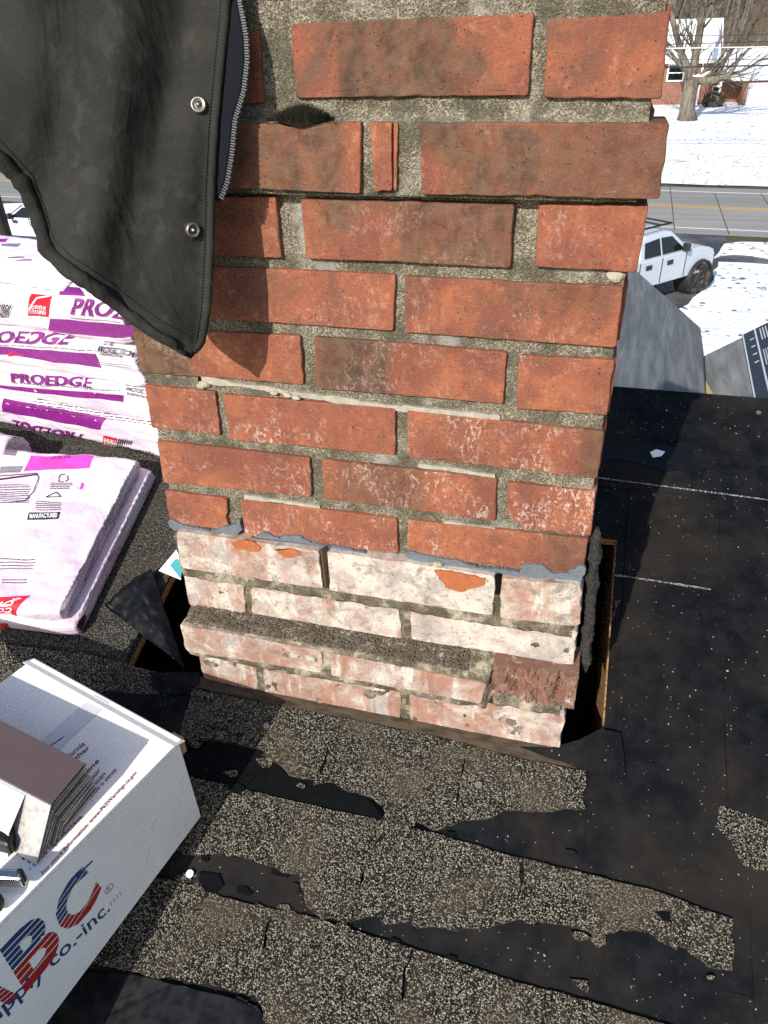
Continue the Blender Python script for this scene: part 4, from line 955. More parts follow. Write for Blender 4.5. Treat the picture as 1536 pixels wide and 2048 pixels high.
for i in range(4): A = sidePx(228+i*6, 1812-i*7); patch(sideS, [A, A+np.array([.0012, .0]), A+np.array([.0012, .009]), A+np.array([0, .008])], M_ltblue, carton, .0005, 1, 1, 'ink_smear')
for a_, b_ in (((355, 1572), (368, 1552)), ((306, 1660), (322, 1630)), ((292, 1740), (302, 1690))):
    A, B = sidePx(*a_), sidePx(*b_); d = (B-A)/np.linalg.norm(B-A); q = np.array([-d[1], d[0]])*.0006; patch(sideS, [A-q, B-q, B+q, A+q], M_wht, carton, .0004, 1, 1, 'scuff')

# stack of bent flashing cards on the carton
M_brownm = plain('brown_coated_metal', (.115, .078, .080), .45, .1, .10, 40); M_gline = plain('bare_metal_edge', (.42, .40, .37), .45, .6, .5, 160)
zf = zt_+.045
fq = [onZ(u, v, zf) for u, v in ((-330, 1275), (175, 1532), (108, 1614), (-330, 1385))]
fs_ = thing('flashing_stack', sum(fq)/4-np.array([0, 0, .04]), 'strapped stack of dark brown bent flashing cards on the white carton', 'flashing')
nC = 13
for k in range(nC):
    zz = .045*(k+1)/nC+.001; sh = np.array([random.uniform(-.0025, .0025), random.uniform(-.0025, .0025), zf-.045-fq[0][2]+0*zz])
    base = [p+np.array([sh[0], sh[1], zt_+.004+zz-.0015-p[2]]) for p in fq]
    if k < nC-1: base = [p+(sum(base)/4-p)*random.uniform(0, .02) for p in base]
    g = G(); dn = base[2]-base[1]; dn = dn/np.linalg.norm(dn); g.prism(base, (0, 0, .0012)); 
    fld = dn*(.006+.0026*k)+np.array([0, 0, -zz*.92]); 
    gl = G(); gl.prism([base[3], base[2], base[2]+fld, base[3]+fld], dn*.0011)
    o = g.build('flashing_card', M_brownm if k == nC-1 else M_gline, fs_); gl.build('bent_leg', M_gline, o)
g = G(); sa = fq[2]+(fq[3]-fq[2])*.10+np.array([0, 0, .002]); sb_ = fq[2]+(fq[3]-fq[2])*.22+np.array([0, 0, .002]); dn = (fq[2]-fq[1])/np.linalg.norm(fq[2]-fq[1])
path = [dn*-.03, dn*.004, dn*.034+np.array([0, 0, -.020]), dn*.046+np.array([0, 0, -.046])]
for a, b in zip(path[:-1], path[1:]): g.prism([sa+a, sb_+a, sb_+b, sa+b], np.array([0, 0, .0006])+dn*.0006)
g.build('strap', plain('clear_strap', (.60, .62, .62), .2), fs_)
# hand tool at the left edge: black grip, bright metal head
tool = thing('hand_tool', onZ(10, 1760, zt_+.02), 'hand tool with black grip and bright metal head on the carton at the left edge', 'tool')
M_grip = plain('black_rubber', (.010, .011, .010), .5, 0, .3, 60); M_chrome = plain('bright_steel', (.45, .46, .46), .22, 1.0, .15, 60)
g = G(); c = onZ(40, 1668, zt_+.006); g.box(c, onZ(-80, 1640, zt_+.006)-c, onZ(30, 1716, zt_+.006)-c, (0, 0, .020)); bevel(g.build('grip', M_grip, tool), .006, 3)
g = G(); c = onZ(14, 1800, zt_+.006); g.box(c, onZ(-70, 1790, zt_+.006)-c, onZ(6, 1828, zt_+.006)-c, (0, 0, .014)); bevel(g.build('grip', M_grip, tool), .004, 3)
c = onZ(58, 1756, zt_+.010); d1 = onZ(-30, 1752, zt_+.010)-c; d2 = onZ(52, 1778, zt_+.010)-c; g = G(); g.box(c, d1, d2, (0, 0, .016)); bevel(g.build('head', M_chrome, tool), .003, 3)
g = G(); g.box(c-d1*.02+d2*.2+np.array([0, 0, .004]), d1*.14, d2*.55, (0, 0, .017)); bevel(g.build('jaw', M_grip, tool), .002)

# ================================================================== work jacket hanging in from the top left
m = N('waxed_cotton'); v = m.world()
jc = m.mix(m.sstep(m.noise(v, 10, 5, .6, .6), .38, .66), (.0195, .0190, .0155), (.031, .0300, .0250))
jc = m.mix(m.math('MULTIPLY', m.sstep(m.noise(v, 28, 5, .7), .56, .72), .18), jc, (.060, .056, .048))
weave = m.noise(m.scaled(v, (1, 1, 7)), 260, 4, .7); jc = m.mix(m.math('MULTIPLY', m.sstep(weave, .50, .70), .30), jc, (.055, .055, .050)); crease = m.math('SUBTRACT', 1.0, m.math('ABSOLUTE', m.math('MULTIPLY', m.math('SUBTRACT', m.noise(m.scaled(v, (1.0, 1.0, .45)), 11, 4, .55, 1.0), .5), 9.0)), True); jc = m.mix(m.math('MULTIPLY', m.math('MULTIPLY', crease, m.sstep(m.noise(v, 60, 4), .50, .68)), .25), jc, (.085, .080, .072))
fold = m.noise(m.scaled(v, (1.0, 1.0, .35)), 16, 4, .55, .8)
bp = m.math('ADD', m.math('ADD', m.math('MULTIPLY', fold, 1.0), m.math('MULTIPLY', crease, .22)), m.math('MULTIPLY', weave, .07)); m.bump(bp, .55, .012)
M_jacket = m.set(jc, .8, 0, .10)
M_lining = plain('dark_lining', (.018, .020, .024), .7, 0, .2, 80); M_tape = plain('zipper_tape', (.006, .007, .010), .8, 0, .3, 300, .4, .12); M_teeth = plain('zipper_teeth', (.12, .125, .135), .4, .2, .3, 300)
edge = [(466, -260), (462, -60), (459, 0), (447, 120), (434, 255), (428, 365), (425, 510), (419, 620), (408, 685), (379, 716)]
hem = [(379, 716), (303, 674), (262, 645), (204, 598), (128, 547), (91, 510), (73, 448), (47, 383), (0, 332), (-60, 270), (-160, 190), (-300, 90)]
def poly_at(P, t):
    P = [np.array(p, float) for p in P]; L = [0]
    for a, b in zip(P[:-1], P[1:]): L.append(L[-1]+np.linalg.norm(b-a))
    s = t*L[-1]
    for i in range(len(P)-1):
        if s <= L[i+1]+1e-9: w = (s-L[i])/(L[i+1]-L[i]); return P[i]*(1-w)+P[i+1]*w
    return P[-1]
def jdepth(u, v):
    """how far in front of the chimney face the cloth hangs"""
    base = .019+.062*max(0, min(1, v/716.0))
    b = .075*(1-math.exp(-(max(0, 400-u)/200.0)**1.4))
    f = .010*fnz(u*.004, v*.0016, 2.0, 1.0, 3)+.006*math.sin(u*.030+v*.006+1.5*nz(u*.004, v*.003, 8))*min(1, max(0, (430-u)/60))
    return -(base+b+f*min(1, max(0, (450-u)/60))*min(1, max(0, (u+140)/140)))
NA, NB = 90, 90; V = []
for j in range(NB+1):
    b = j/NB
    for i in range(NA+1):
        a = i/NA
        E0 = poly_at(edge, b); H1 = poly_at(hem, a); Tp = np.array([466-a*860, -260.0]); Lf_ = np.array([-394, -260.0])*(1-b)+np.array(hem[-1], float)*b
        p = (1-a)*E0+a*Lf_+(1-b)*Tp+b*H1-((1-a)*(1-b)*np.array(edge[0])+a*(1-b)*np.array([-394, -260.0])+(1-a)*b*np.array(hem[0])+a*b*np.array(hem[-1]))
        V.append(onY(p[0], p[1], jdepth(p[0], p[1])))
jacket = thing('jacket', onY(300, 500, -.09), 'dark olive work jacket front hanging open at top left with zipper and snaps', 'jacket')
g = G(); g.add(V, [[j*(NA+1)+i, j*(NA+1)+i+1, (j+1)*(NA+1)+i+1, (j+1)*(NA+1)+i] for j in range(NB) for i in range(NA)])
jb = g.build('front_panel', M_jacket, jacket, smooth=True); md = jb.modifiers.new('t', 'SOLIDIFY'); md.thickness = .0035; md.offset = 1
# rolled hem: a padded tube with twisting puckers
HP = [poly_at(hem, k/110*.98+.006) for k in range(111)]
rings = []; 
g = G(); pts = []; rad = []
for k, p in enumerate(HP):
    w = k/110; q = p+np.array([4, -10]) if k > 3 else p+np.array([0, -4]); pts.append(onY(q[0], q[1], jdepth(q[0], q[1])-.004)); rad.append((.0030+.0036*min(1, w*4)+(.0020*fnz(k*.30, 2, 0, 1.0, 3)))*(.75 if k < 4 else 1))
g.tube(pts, rad, 12); g.build('hem', M_jacket, jacket, smooth=True)
g = G(); pts = [onY(*(poly_at(edge, .20+.78*k/60)+np.array([-4.5, 0])), jdepth(*poly_at(edge, .20+.78*k/60))-.0022) for k in range(61)]; g.tube(pts, [.0036+.0006*nz(k*.4, 1, 1) for k in range(61)], 8); g.build('placket_edge', M_jacket, jacket, smooth=True)
def seam(P, name, dpx):
    g = G(); pts = [np.array(onY(p[0]+dpx[0], p[1]+dpx[1], jdepth(p[0]+dpx[0], p[1]+dpx[1])-.0042)) for p in P]
    for a, b in zip(pts[:-1], pts[1:]): g.tube([a, a+(b-a)*.62], .0005, 5)
    g.build(name, M_lining, jacket)
seam([poly_at(edge, .2+.76*k/110) for k in range(111)], 'seam', (-18, 0)); seam([poly_at(hem, .02+.60*k/100) for k in range(101)], 'seam', (14, -34))
# zipper flap behind the placket
zip_px = [(474, -60), (478, 0), (486, 40), (492, 73), (494, 120), (487, 182), (470, 237), (463, 310), (454, 365), (440, 400)]
V = []; n_ = 80; mm = 8
for k in range(n_+1):
    a = poly_at(zip_px, k/n_); e_ = np.array([poly_at(edge, .21+.42*k/n_)[0]-22, a[1]])
    for j in range(mm+1):
        w = j/mm; p = a*(1-w)+e_*w; V.append(onY(p[0], p[1], jdepth(450, p[1])+.003+.002*w-.003*math.sin(w*3.1)))
g = G(); g.add(V, [[k*(mm+1)+j+1, k*(mm+1)+j, (k+1)*(mm+1)+j, (k+1)*(mm+1)+j+1] for k in range(n_) for j in range(mm)])
zf_ = g.build('zipper_flap', M_tape, jacket, smooth=True); md = zf_.modifiers.new('t', 'SOLIDIFY'); md.thickness = .002
g = G(); pts = [onY(*(poly_at(zip_px, k/60)+np.array([-8, 0])), jdepth(450, poly_at(zip_px, k/60)[1])+.0015) for k in range(61)]; g.tube(pts, .0022, 8); g.build('zipper_tape', M_tape, zf_, smooth=True)
g = G()
for k in range(84):
    yz_ = jdepth(450, poly_at(zip_px, (k+.3)/84.5)[1])+.002; p = onY(*poly_at(zip_px, (k+.3)/84.5), yz_); q = onY(*poly_at(zip_px, (k+.5)/84.5), yz_); d = (q-p)/np.linalg.norm(q-p); sx_ = np.cross(d, (0, 1.0, 0)); sx_ = sx_ if sx_[0] > 0 else -sx_
    g.box(p-sx_*.0012-d*.0005+np.array([0, -.0016, 0]), sx_*(.0040 if k % 2 else .0034), d*.0011, (0, .0028, 0))
g.build('zipper_teeth', M_teeth, zf_)
# two snaps: ring, dished disc, stud
M_snap = plain('worn_nickel', (.38, .36, .31), .35, .9, .25, 400); M_snapd = plain('dark_nickel', (.10, .095, .08), .45, .8, .3, 400)
for (u, v) in ((397, 210), (385, 460)):
    c = onY(u, v, jdepth(u, v)-.0052); ex = onY(u+10, v, jdepth(u+10, v)-.0052)-c; ez = onY(u, v-10, jdepth(u, v-10)-.0052)-c; ex /= np.linalg.norm(ex); ez = ez-ex*np.dot(ex, ez); ez /= np.linalg.norm(ez); nn = np.cross(ex, ez); nn = nn if nn[1] < 0 else -nn
    pr_ = [(0, .0034), (.0013, .0033), (.0017, .0020), (.0020, .0012), (.0040, .0009), (.0048, .0021), (.0058, .0022), (.0062, .0008), (.0062, -.0020)]
    V = []; n2_ = 20; 
    for r, h in pr_:
        for k in range(n2_): a = 2*math.pi*k/n2_; V.append(c+ex*r*math.cos(a)+ez*r*math.sin(a)+nn*h)
    fs2 = [[i*n2_+k, i*n2_+(k+1) % n2_, (i+1)*n2_+(k+1) % n2_, (i+1)*n2_+k] for i in range(len(pr_)-1) for k in range(n2_)]
    g = G(); g.add(V, fs2); g.m = [1 if 2*n2_ <= i < 4*n2_ else 0 for i in range(len(fs2))]; g.build('snap', None, jacket, smooth=True, mats=[M_snap, M_snapd])

# ================================================================== background: ground, street, yards
def wline(a, b, z=GZ): return onZ(*a, z), onZ(*b, z)
nl = onZ(1337, 455, GZ), onZ(1536, 466.5, GZ); nlL = onZ(23, 396.5, GZ)
rd = nl[1]-nlL; rd[2] = 0; rd = rd/np.linalg.norm(rd)                      # along the road, to the right
rq = np.array([-rd[1], rd[0], 0]); rq = rq if rq[1] > 0 else -rq          # across, away
R0 = nl[0].copy()
def rdp(a, c, z=0.0): return R0+rd*a+rq*c+np.array([0, 0, z])
def off(u, v): return float(np.dot(onZ(u, v, GZ)-R0, rq))
c_far, c_yel, c_grass = off(1430, 385.5), off(1430, 416), off(1430, 374)
# soil and dead grass underneath everything, out to the horizon; the far yard climbs to the house
def terrain(x, y):
    c = np.dot(np.array([x, y, GZ])-R0, rq)
    if c < c_grass+.6: return GZ
    t = c-(c_grass+.6); z = GZ+.040*min(t, 36)
    if t > 52: z += .50*(min(t, 105)-52)+.12*max(0, min(t, 400)-105)
    return z
m = N('winter_grass'); v = m.world()
M_soil = m.set(m.mix(m.sstep(m.noise(v, .6, 6, .65), .4, .65), (.10, .085, .045), (.055, .042, .028)), .95, 0, .1)
m = N('leaf_litter_hill'); v = m.world()
M_hill = m.set(m.mix(m.sstep(m.noise(v, .35, 7, .7), .38, .64), (.115, .085, .055), (.062, .054, .042)), .95, 0, .1)
xs = [-900, -500, -300, -200, -140, -100, -70, -50, -35, -22, -12, -5, 0, 5, 10, 16, 24, 34, 46, 60, 80, 110, 160, 260, 500, 900]
cs = [-900, -300, -100, -60, -34, -20, -10, -2, 4, c_grass+.6, c_grass+6, c_grass+14, c_grass+24, c_grass+36.6, c_grass+44, c_grass+52.6, c_grass+60, c_grass+70, c_grass+85, c_grass+105, c_grass+150, c_grass+260, c_grass+400, 900]
V = []
for c in cs:
    for a in xs:
        p = R0+rd*a+rq*c; V.append((p[0], p[1], terrain(p[0], p[1])))
nx_ = len(xs); fs = [[j*nx_+i, j*nx_+i+1, (j+1)*nx_+i+1, (j+1)*nx_+i] for j in range(len(cs)-1) for i in range(nx_-1)]
fm = [1 if cs[j] > c_grass+50 else 0 for j in range(len(cs)-1) for i in range(nx_-1)]
gr = mk('ground', V, fs, None, None, True, [M_soil, M_hill], fm); gr['kind'] = 'structure'
# road
m = N('worn_asphalt'); v = m.world()
ra = m.noise(m.scaled(v, (.06, 1, 1)), 1.2, 4); M_road = m.set(m.mix(m.sstep(ra, .35, .68), (.24, .23, .212), (.32, .30, .275)), .9, 0, .2)
m = N('wet_asphalt'); v = m.world()
M_drive = m.set(m.mix(m.sstep(m.noise(v, .5, 5, .6), .38, .62), (.045, .047, .052), (.125, .12, .115)), m.ramp(m.noise(v, .45, 4), [(.4, .25), (.6, .8)]), 0, .4)
def strip(name, a0, a1, c0, c1, z, mat, kind=None, parent=None):
    g = G(); g.add([rdp(a0, c0, z), rdp(a1, c0, z), rdp(a1, c1, z), rdp(a0, c1, z)], [[0, 1, 2, 3]]); o = g.build(name, mat, parent)
    if kind: o['kind'] = kind
    return o
road = strip('road', -300, 300, -1.1, c_grass-.4, .02, M_road, 'structure')
M_line = plain('road_paint', (.72, .72, .70), .8, 0, .15, 2); M_yel = plain('yellow_paint', (.62, .36, .06), .8, 0, .15, 2); M_crack = plain('crack_sealer', (.02, .02, .022), .7)
strip('edge_line', -300, 300, -.07, .07, .024, M_line, None, road); strip('edge_line', -300, 300, c_far-.08, c_far+.08, .024, M_line, None, road)
strip('centre_line', -300, 300, c_yel-.26, c_yel-.10, .024, M_yel, None, road); strip('centre_line', -300, 300, c_yel+.06, c_yel+.22, .024, M_yel, None, road)
for (p, q) in (((1349, 462), (1340, 374)), ((1458, 470), (1429, 387)), ((1556, 440), (1521, 387))):
    A, B = onZ(*p, GZ), onZ(*q, GZ); d = (B-A)/np.linalg.norm(B-A); w = np.cross(d, (0, 0, 1))*.016; up_z = np.array([0, 0, .026]); g = G(); g.add([A-w+up_z, B-w+up_z, B+w+up_z, A+w+up_z], [[3, 2, 1, 0]]); g.build('road_crack', M_crack, road)
# driveway and walk
m = N('snow'); v = m.world()
sn_f = m.sstep(m.noise(v, 2.2, 6, .68, .4), .57, .64); sn_f = m.math('MULTIPLY', sn_f, m.sstep(m.noise(v, .35, 4), .42, .62))
dots = m.math('MULTIPLY', m.sstep(m.vor(v, 2.6), .27, .15), m.sstep(m.noise(v, .7, 3), .38, .50))
sn_c = m.mix(m.math('MAXIMUM', sn_f, dots), m.mix(m.noise(v, .8, 4), (.80, .82, .86), (.88, .88, .89)), (.13, .115, .085))
m.bump(m.noise(v, 3, 5, .6), .5, .15); M_snow = m.set(sn_c, .75, 0, .3)
def gpoly(name, px, z, mat, zh=None, jag=.12, step=.5, kind='structure', th=.05, seed=0.0):
    P = [onZ(u, v, z)[:2] for u, v in px]; R2 = ragged_m(P, step, jag, seed)
    g = G(); g.prism([(p[0], p[1], z) for p in R2], (0, 0, th)); o = g.build(name, mat); o['kind'] = kind; return o
def ragged_m(pts, step, jag, seed):
    out = []; n = len(pts)
    for i in range(n):
        a = np.array(pts[i]); b = np.array(pts[(i+1) % n]); L = np.linalg.norm(b-a); k = max(1, min(120, int(L/step))); t = (b-a)/max(L, 1e-9); nn = np.array([-t[1], t[0]])
        for j in range(k):
            p = a+(b-a)*j/k; out.append(p+nn*jag*(fnz(p[0]+seed, p[1], 0, .8, 3)+.5*nz(p[0], p[1], seed, 2.7)) if j else p)
    return out
gpoly('driveway', [(1150, 480), (1337, 459), (1452, 470), (1440, 500), (1432, 530), (1425, 560), (1405, 600), (1385, 640), (1300, 700), (1100, 900), (1000, 900)], GZ, M_drive, jag=.1, th=.012)
gpoly('walk', [(1436, 508), (1460, 503), (1700, 520), (1900, 530), (1900, 545), (1700, 536), (1440, 522)], GZ, M_drive, jag=.08, th=.016)
gpoly('snow_lawn', [(1376, 612), (1400, 588), (1418, 575), (1428, 560), (1425, 545), (1436, 527), (1470, 528), (1536, 532), (1700, 545), (1900, 560), (2100, 900), (1500, 1300), (1300, 800), (1345, 640)], GZ, M_snow, seed=3, jag=.22, th=.06)
gpoly('snow_verge', [(1427, 518), (1437, 508), (1448, 490), (1480, 486), (1536, 487), (1700, 492), (1900, 500), (1900, 525), (1700, 515), (1536, 518), (1500, 512), (1470, 510), (1445, 512)], GZ, M_snow, seed=9, jag=.16, th=.05)
gpoly('snow_verge', [(-300, 402), (8, 409), (60, 408), (300, 412), (700, 425), (1000, 450), (1000, 470), (600, 445), (300, 436), (50, 434), (8, 433), (-300, 425)], GZ, M_snow, seed=12, jag=.12, th=.05)
gpoly('walk', [(-300, 427), (50, 434), (600, 447), (1000, 474), (1000, 484), (600, 456), (50, 444), (-300, 436)], GZ, M_drive, jag=.05, th=.014)
gpoly('snow_lawn', [(-300, 437), (50, 445), (600, 458), (1000, 486), (1000, 560), (900, 640), (300, 640), (-300, 640)], GZ, M_snow, seed=15, jag=.12, th=.05)
# far yard under snow, laid on the slope
V = []; na, nc_ = 90, 60
for j in range(nc_+1):
    for i in range(na+1):
        a = -70+150*i/na; c = c_grass+.35+46*j/nc_
        if j == 0: c += .25*fnz(a, 0, 0, .9, 3)
        p = R0+rd*a+rq*c; z = terrain(p[0], p[1])+.05+.05*fnz(p[0], p[1], 0, .35, 3)*(min(1, j/4))
        V.append((p[0], p[1], z))
o = mk('snow_yard', V, [[j*(na+1)+i, j*(na+1)+i+1, (j+1)*(na+1)+i+1, (j+1)*(na+1)+i] for j in range(nc_) for i in range(na)], M_snow, None, True); o['kind'] = 'structure'

# ---- pickup truck
M_white = plain('white_car_paint', (.50, .54, .58), .3, 0, .015, .6, 0, .5); M_glass = plain('dark_window', (.006, .008, .009), .12, 0, .2, 3, 0, .35); M_blackp = plain('black_plastic', (.018, .018, .020), .55, 0, .2, 8); M_rim = plain('dark_alloy', (.06, .06, .062), .4, .5, .2, 8)
m = N('muddy_tyre'); v = m.coord(); M_tyre = m.set(m.mix(m.sstep(m.noise(v, 5, 5), .4, .65), (.022, .021, .020), (.075, .062, .045)), .9, 0, .2)
P1, P2 = onZ(1305, 568, GZ+.62), onZ(1367, 550, GZ+.62); hd = (P2-P1)/np.linalg.norm(P2-P1)
class Frame:
    def __init__(s, o, f): s.o = np.array(o, float); s.f = np.array([f[0], f[1], 0.0]); s.f /= np.linalg.norm(s.f); s.l = np.array([-s.f[1], s.f[0], 0]); s.u = np.array([0, 0, 1.0])
    def __call__(s, x, y, z): return s.o+s.f*x+s.l*y+s.u*z
wc = onZ(1383, 584, GZ+.02)
fr = Frame(wc+np.array([0, 0, 0]), hd); fr.o = wc-fr.f*1.90+fr.l*.92; fr.o[2] = GZ+.012
def vehicle(fr, name, label, cat, spec):
    t = thing(name, fr.o, label, cat)
    W = spec['w']/2
    g = G(); prof = spec['body']
    # lower body: profile swept across with slightly tucked sides
    secs = [(-W, .93), (-W*.97, 1.0), (W*.97, 1.0), (W, .93)]
    n = len(prof); V = []
    zmid = spec['zmid']
    for y, k in secs: V += [fr(x*(1 if abs(y) < W*.98 else .995), y, zmid+(z-zmid)*k) for x, z in prof]
    Fq = [[s*n+i, s*n+(i+1) % n, (s+1)*n+(i+1) % n, (s+1)*n+i] for s in range(3) for i in range(n)]+[list(range(n))[::-1], [3*n+i for i in range(n)]]
    g.add(V, Fq); bevel(g.build('body', M_white, t, smooth=False), .04, 3)
    cab = spec['cab']; tk = spec['tuck']; zc0 = min(z for x, z in cab); zc1 = max(z for x, z in cab); n = len(cab); V = []
    for sgn in (-1, 1): V += [fr(x, sgn*(W*.96-tk*(z-zc0)/(zc1-zc0)), z) for x, z in cab]
    g = G(); g.add(V, [list(range(n)), [n+i for i in range(n)][::-1]]+[[i, n+i, n+(i+1) % n, (i+1) % n] for i in range(n)]); cb = bevel(g.build('cab', M_white, t), .05, 3)
    def sidey(z): return W*.96-tk*(z-zc0)/(zc1-zc0)
    for sgn in (-1, 1):
        for q in spec['windows']:
            g = G(); P = [fr(x, sgn*(sidey(z)+.006), z) for x, z in q]; g.prism(P, fr.l*sgn*.012); g.build('window', M_glass, t)
        for (x, z) in spec['handles']: g = G(); g.box(fr(x-.12, sgn*W-.025, z-.05), fr.f*.24, fr.l*.05, fr.u*.12); g.build('door_handle', M_blackp, t)
        for x in spec['seams']: g = G(); g.box(fr(x, sgn*W-.011, .66), fr.f*.022, fr.l*.022, fr.u*.68); g.build('door_seam', M_blackp, t)
        mx, mz = spec['mirror']; g = G(); g.box(fr(mx, sgn*W-.04 if sgn > 0 else -W-.18, mz), fr.f*.12, fr.l*.22, fr.u*.22); bevel(g.build('mirror', M_blackp, t), .04, 2)
        for wx in spec['wheels']:
            r, tw = spec['r'], spec['tw']; st_ = math.radians(spec.get('steer', 0)) if wx > 0 else 0.0; WF = fr.f*math.cos(st_)+fr.l*math.sin(st_); WLt = -fr.f*math.sin(st_)+fr.l*math.cos(st_); c = fr(wx, sgn*(W+.06-tw/2), r)
            wh = mk('wheel', [fr(wx, sgn*(W-.10-tw/2), r)+d for d in (fr.f*.1, fr.u*.1, -fr.f*.1, -fr.u*.1)], [[0, 1, 2, 3]], M_blackp, t)
            g = G(); k = 36; prf = [(r*.60, -tw/2), (r*.92, -tw/2), (r, -tw*.36), (r, tw*.36), (r*.92, tw/2), (r*.60, tw/2)]; V = []
            for i in range(k):
                a = 2*math.pi*i/k
                for j, (rr, yy) in enumerate(prf):
                    r2 = rr*(.965 if (i % 2 and j in (2, 3)) else 1); V.append(c+WF*r2*math.cos(a)+fr.u*r2*math.sin(a)+WLt*yy)
            g.add(V, [[i*6+j, ((i+1) % k)*6+j, ((i+1) % k)*6+j+1, i*6+j+1] for i in range(k) for j in range(5)]); g.build('tyre', M_tyre, wh)
            g = G(); V = [c+WLt*sgn*tw*.36]; k = 30
            for i in range(k): a = 2*math.pi*i/k; V += [c+WF*r*.61*math.cos(a)+fr.u*r*.61*math.sin(a)+WLt*sgn*tw*.40, c+WF*r*.50*math.cos(a)+fr.u*r*.50*math.sin(a)+WLt*sgn*(tw*.40 if i % 5 < 2 else tw*.15)]
            g.add(V, [[1+2*i, 1+2*((i+1) % k), 2+2*((i+1) % k), 2+2*i] for i in range(k)]+[[0, 2+2*i, 2+2*((i+1) % k)] for i in range(k)]); g.build('rim', M_rim, wh)
            g = G(); V = []; k = 22          # wheel-arch flare
            for i in range(k+1):
                a = math.pi*(-.06+1.12*i/k)
                for rr, yy in ((r*1.12, W*.98), (r*1.34, W*.98), (r*1.30, W+spec['flare']), (r*1.14, W+spec['flare'])): V.append(fr(wx+rr*math.cos(a), sgn*yy, r*.98+rr*math.sin(a)*.96))
            g.add(V, [[i*4+j, (i+1)*4+j, (i+1)*4+(j+1) % 4, i*4+(j+1) % 4] for i in range(k) for j in range(4)]); g.build('wheel_flare', M_blackp, t)
            g = G(); g.tube([fr(wx, sgn*(W*.55), r), fr(wx, sgn*(W*.97+.008), r*1.02)], r*1.16, 24); g.build('wheel_well', M_blackp, t)
        hx, hz = spec['lamp']; g = G(); g.box(fr(hx, sgn*W*.62-(.0 if sgn > 0 else .5*W*.6), hz), fr.f*.06, fr.l*W*.34, fr.u*.2); g.build('headlight', plain('lamp_glass', (.75, .78, .8), .1), t)
    for q in spec['screens']: g = G(); g.prism([fr(*p) for p in q], fr.u*.006+fr.f*.004*np.sign(q[0][0])); g.build('windscreen', M_glass, t)
    return t
tr = vehicle(fr, 'pickup_truck', 'white crew cab pickup truck with black wheel flares parked on the wet driveway', 'truck', dict(
    w=2.06, zmid=.95, body=[(-2.95, .62), (-2.95, 1.36), (-2.0, 1.38), (1.15, 1.37), (1.35, 1.38), (1.9, 1.36), (2.30, 1.28), (2.52, 1.12), (2.55, .70), (2.4, .60), (-2.5, .60)],
    cab=[(-.98, 1.36), (-.88, 1.86), (-.60, 1.96), (.30, 1.985), (.55, 1.95), (1.32, 1.37)], tuck=.20, windows=[[(-.78, 1.42), (-.70, 1.80), (-.06, 1.85), (-.06, 1.42)], [(.02, 1.42), (.02, 1.85), (.50, 1.83), (1.02, 1.42)]],
    handles=[(-.60, 1.16), (.35, 1.16)], seams=[-1.0, -.02, 1.08], mirror=(.86, 1.40), wheels=[1.90, -1.78], steer=-24, r=.445, tw=.32, flare=.10, lamp=(2.50, .98),
    screens=[[(.62, -.74, 1.93), (.62, .74, 1.93), (1.28, .86, 1.42), (1.28, -.86, 1.42)], [(-.90, -.7, 1.82), (-.90, .7, 1.82), (-.985, .8, 1.45), (-.985, -.8, 1.45)]]))
for sgn in (-1, 1):                                               # ladder rack over the cab
    g = G(); g.tube([fr(-2.8, sgn*.85, 1.38), fr(-2.6, sgn*.78, 2.16), fr(.55, sgn*.72, 2.16)], .03, 8); g.build('rack_rail', M_blackp, tr)
for x in (-2.6, -1.2, .10, .55): g = G(); g.tube([fr(x, -.75, 2.16), fr(x, .75, 2.16)], .025, 8); g.build('rack_bar', M_blackp, tr)
g = G(); g.add([fr(-2.85, -.85, 1.385), fr(-1.05, -.85, 1.385), fr(-1.05, .85, 1.385), fr(-2.85, .85, 1.385)], [[0, 1, 2, 3]]); g.build('bed_cover', M_blackp, tr)

# ---- parked car at the left
cpos = onZ(66, 491, GZ); fr2 = Frame((cpos[0], cpos[1]+.9, GZ+.05), (-rd[0], -rd[1], 0))
vehicle(fr2, 'parked_car', 'white parked car with green-tinted windscreen seen between jacket and shingle stack', 'car', dict(
    w=1.8, zmid=.6, body=[(-2.2, .30), (-2.25, .85), (-1.5, .98), (.9, .94), (1.9, .80), (2.2, .62), (2.22, .30)], cab=[(-1.75, .95), (-1.0, 1.40), (-.5, 1.47), (.15, 1.44), (1.05, .93)], tuck=.22,
    windows=[[(-1.25, 1.0), (-.9, 1.34), (-.25, 1.38), (-.25, 1.0)], [(-.18, 1.0), (-.18, 1.38), (.15, 1.36), (.72, 1.0)]], handles=[(-.4, .84), (.5, .84)], seams=[-.22], mirror=(.6, .95), wheels=[1.35, -1.35], r=.32, tw=.2, flare=.01, lamp=(2.15, .6),
    screens=[[(.22, -.66, 1.425), (.22, .66, 1.425), (1.02, .80, .965), (1.02, -.80, .965)], [(-1.08, -.64, 1.37), (-1.08, .64, 1.37), (-1.72, .76, .985), (-1.72, -.76, .985)]]))

